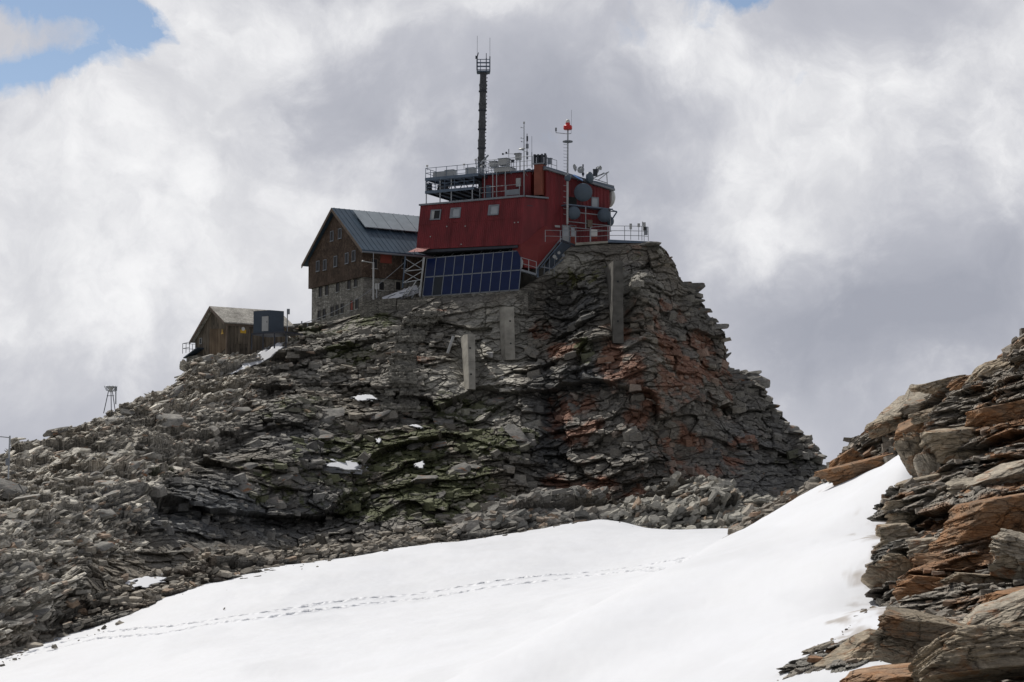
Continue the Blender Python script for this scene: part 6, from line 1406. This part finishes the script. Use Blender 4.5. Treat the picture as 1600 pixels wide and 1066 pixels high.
# ---- concrete anchor pillars on the cliff, buttress, pipe
def cliff_works():
    def depth(px, py): return surf_at(px, py)[0].y
    for pts, mat, lab, dots in (
        ([(723, 522), (742, 523), (743, 609), (728, 608)], 'concrete', 'lowest pale concrete anchor pillar on the cliff', ((734.5, 544), (736, 585))),
        ([(781, 479), (803, 480), (805, 562), (785, 563)], 'concrete', 'pale concrete anchor pillar just below the right end of the solar panels', ((797, 502), (798, 537))),
        ([(957, 407), (973, 408), (974.5, 537), (957.5, 536)], 'concretedark', 'tall dark concrete anchor pillar in the upper right of the cliff', ((965.5, 440), (965.5, 502)))):
        a_, b_ = proj(HV2); x0, x1 = pts[0][0] - 3, pts[1][0] + 3; ym = (pts[0][1] + pts[2][1]) / 2
        dep = lambda y0, y1: float(np.percentile(HV2[..., 1][(a_ > x0) & (a_ < x1) & (b_ > y0) & (b_ < y1) & (HV2[..., 1] < 206)], 4))
        Yt = dep(pts[0][1], ym); Yb = dep(ym, pts[2][1] + 3); Yt = min(Yt, Yb + 3.5) - .5; Yb = min(Yb, Yt) - .5
        q = [P(*pts[0], Yt), P(*pts[1], Yt), P(*pts[2], Yb), P(*pts[3], Yb)]
        t = thing('anchor_pillar', lab, 'concrete pillar', tuple(q[3]))
        bk = Vector((-.55, 6.0, 0)); mb = MB()
        c0 = q[0] + Vector((.45, 0, 0)) * (1 if mat == 'concrete' else .15); c3 = q[3] + Vector((.3, 0, 0)) * (1 if mat == 'concrete' else .15)
        mid = lambda a, b: (a + b) / 2
        for (a0, a1, b0, b1) in ((c0, q[1], mid(c3, c0), mid(q[2], q[1])), (mid(c3, c0), mid(q[2], q[1]), c3, q[2])):
            g_ = .012; b0_ = b0 + Z * g_; b1_ = b1 + Z * g_
            L0, L1 = a0 + Vector((-.42 if mat == 'concrete' else -.1, .9, 0)), b0_ + Vector((-.42 if mat == 'concrete' else -.1, .9, 0))
            mb = MB(); vs = [a0, a1, b1_, b0_, L0, L1]; vs2 = [a0 + bk, a1 + bk, b1_ + bk, b0_ + bk, L0 + bk, L1 + bk]
            vs = [L0, a0, a1, a1 + bk, L0 + bk, L1, b0_, b1_, b1_ + bk, L1 + bk]
            mb.add(vs, [(0, 1, 2, 3, 4), (5, 6, 7, 8, 9)] + [(k, (k + 1) % 5, (k + 1) % 5 + 5, k + 5) for k in range(5)]); mb.build('pillar_segment', M[mat], t)
        nn = (q[1] - c0).cross(q[3] - c0).normalized(); nn = nn if nn.y < 0 else -nn
        for d in dots: c = hit(*d, c0 + nn * .01, nn); MB().lathe(c, nn, [(0, .03), (.09, .03), (.10, -.02)], 12).build('anchor_head', M['dark'], t)
    a, b = surf_at(708, 526)[0], surf_at(699.5, 552)[0]; Y = min(a.y, b.y) - 1.0
    mb = MB(); mb.tube(P(708.5, 525.5, Y), P(699.5, 552, Y), .14, 10); tag(mb.build('drain_pipe', M['offwhite'], None, P(699.5, 552, Y), True), 'short white pipe leaning on the cliff below the solar panels', 'pipe')
    # dry stone buttress: winding column of stacked stones
    rg = np.random.default_rng(8); pts = []; 
    cen = [(668, 492, 26), (655, 505, 24), (642, 525, 20), (634, 548, 18), (632, 575, 19), (631, 600, 22), (628, 625, 27), (626, 640, 30)]
    for py in np.arange(488, 644, 2.6):
        cx = np.interp(py, [c[1] for c in cen], [c[0] for c in cen]); w = np.interp(py, [c[1] for c in cen], [c[2] for c in cen])
        Yc = depth(cx, py) - .5
        for x in np.arange(cx - w, cx + w, 5.5):
            if abs(x - 619) < 3.5 and py > 612: continue
            px = x + rg.uniform(-2, 2); pts.append(PV(np.array(px), np.array(py + rg.uniform(-1, 1)), Yc - .9 * math.sqrt(max(0, 1 - ((x - cx) / (w + 3)) ** 2)) + rg.uniform(-.1, .1)))
    pts = np.array(pts); n = len(pts); s = rg.uniform(.29, .42, n); t = rg.random((n, 1)); c = np.array([.12, .115, .10]) * (1 - t) + np.array([.27, .26, .23]) * t
    o = slabs('stone_buttress', pts, np.tile([0, -.05, 1.], (n, 1)) + rg.normal(0, .07, (n, 3)), s, M['slab'], c, 12, (.22, .34), (.7, .95)); tag(o, 'curved dry stone buttress winding down the cliff from the terrace with a narrow dark slot', 'buttress', kind='thing')
cliff_works()
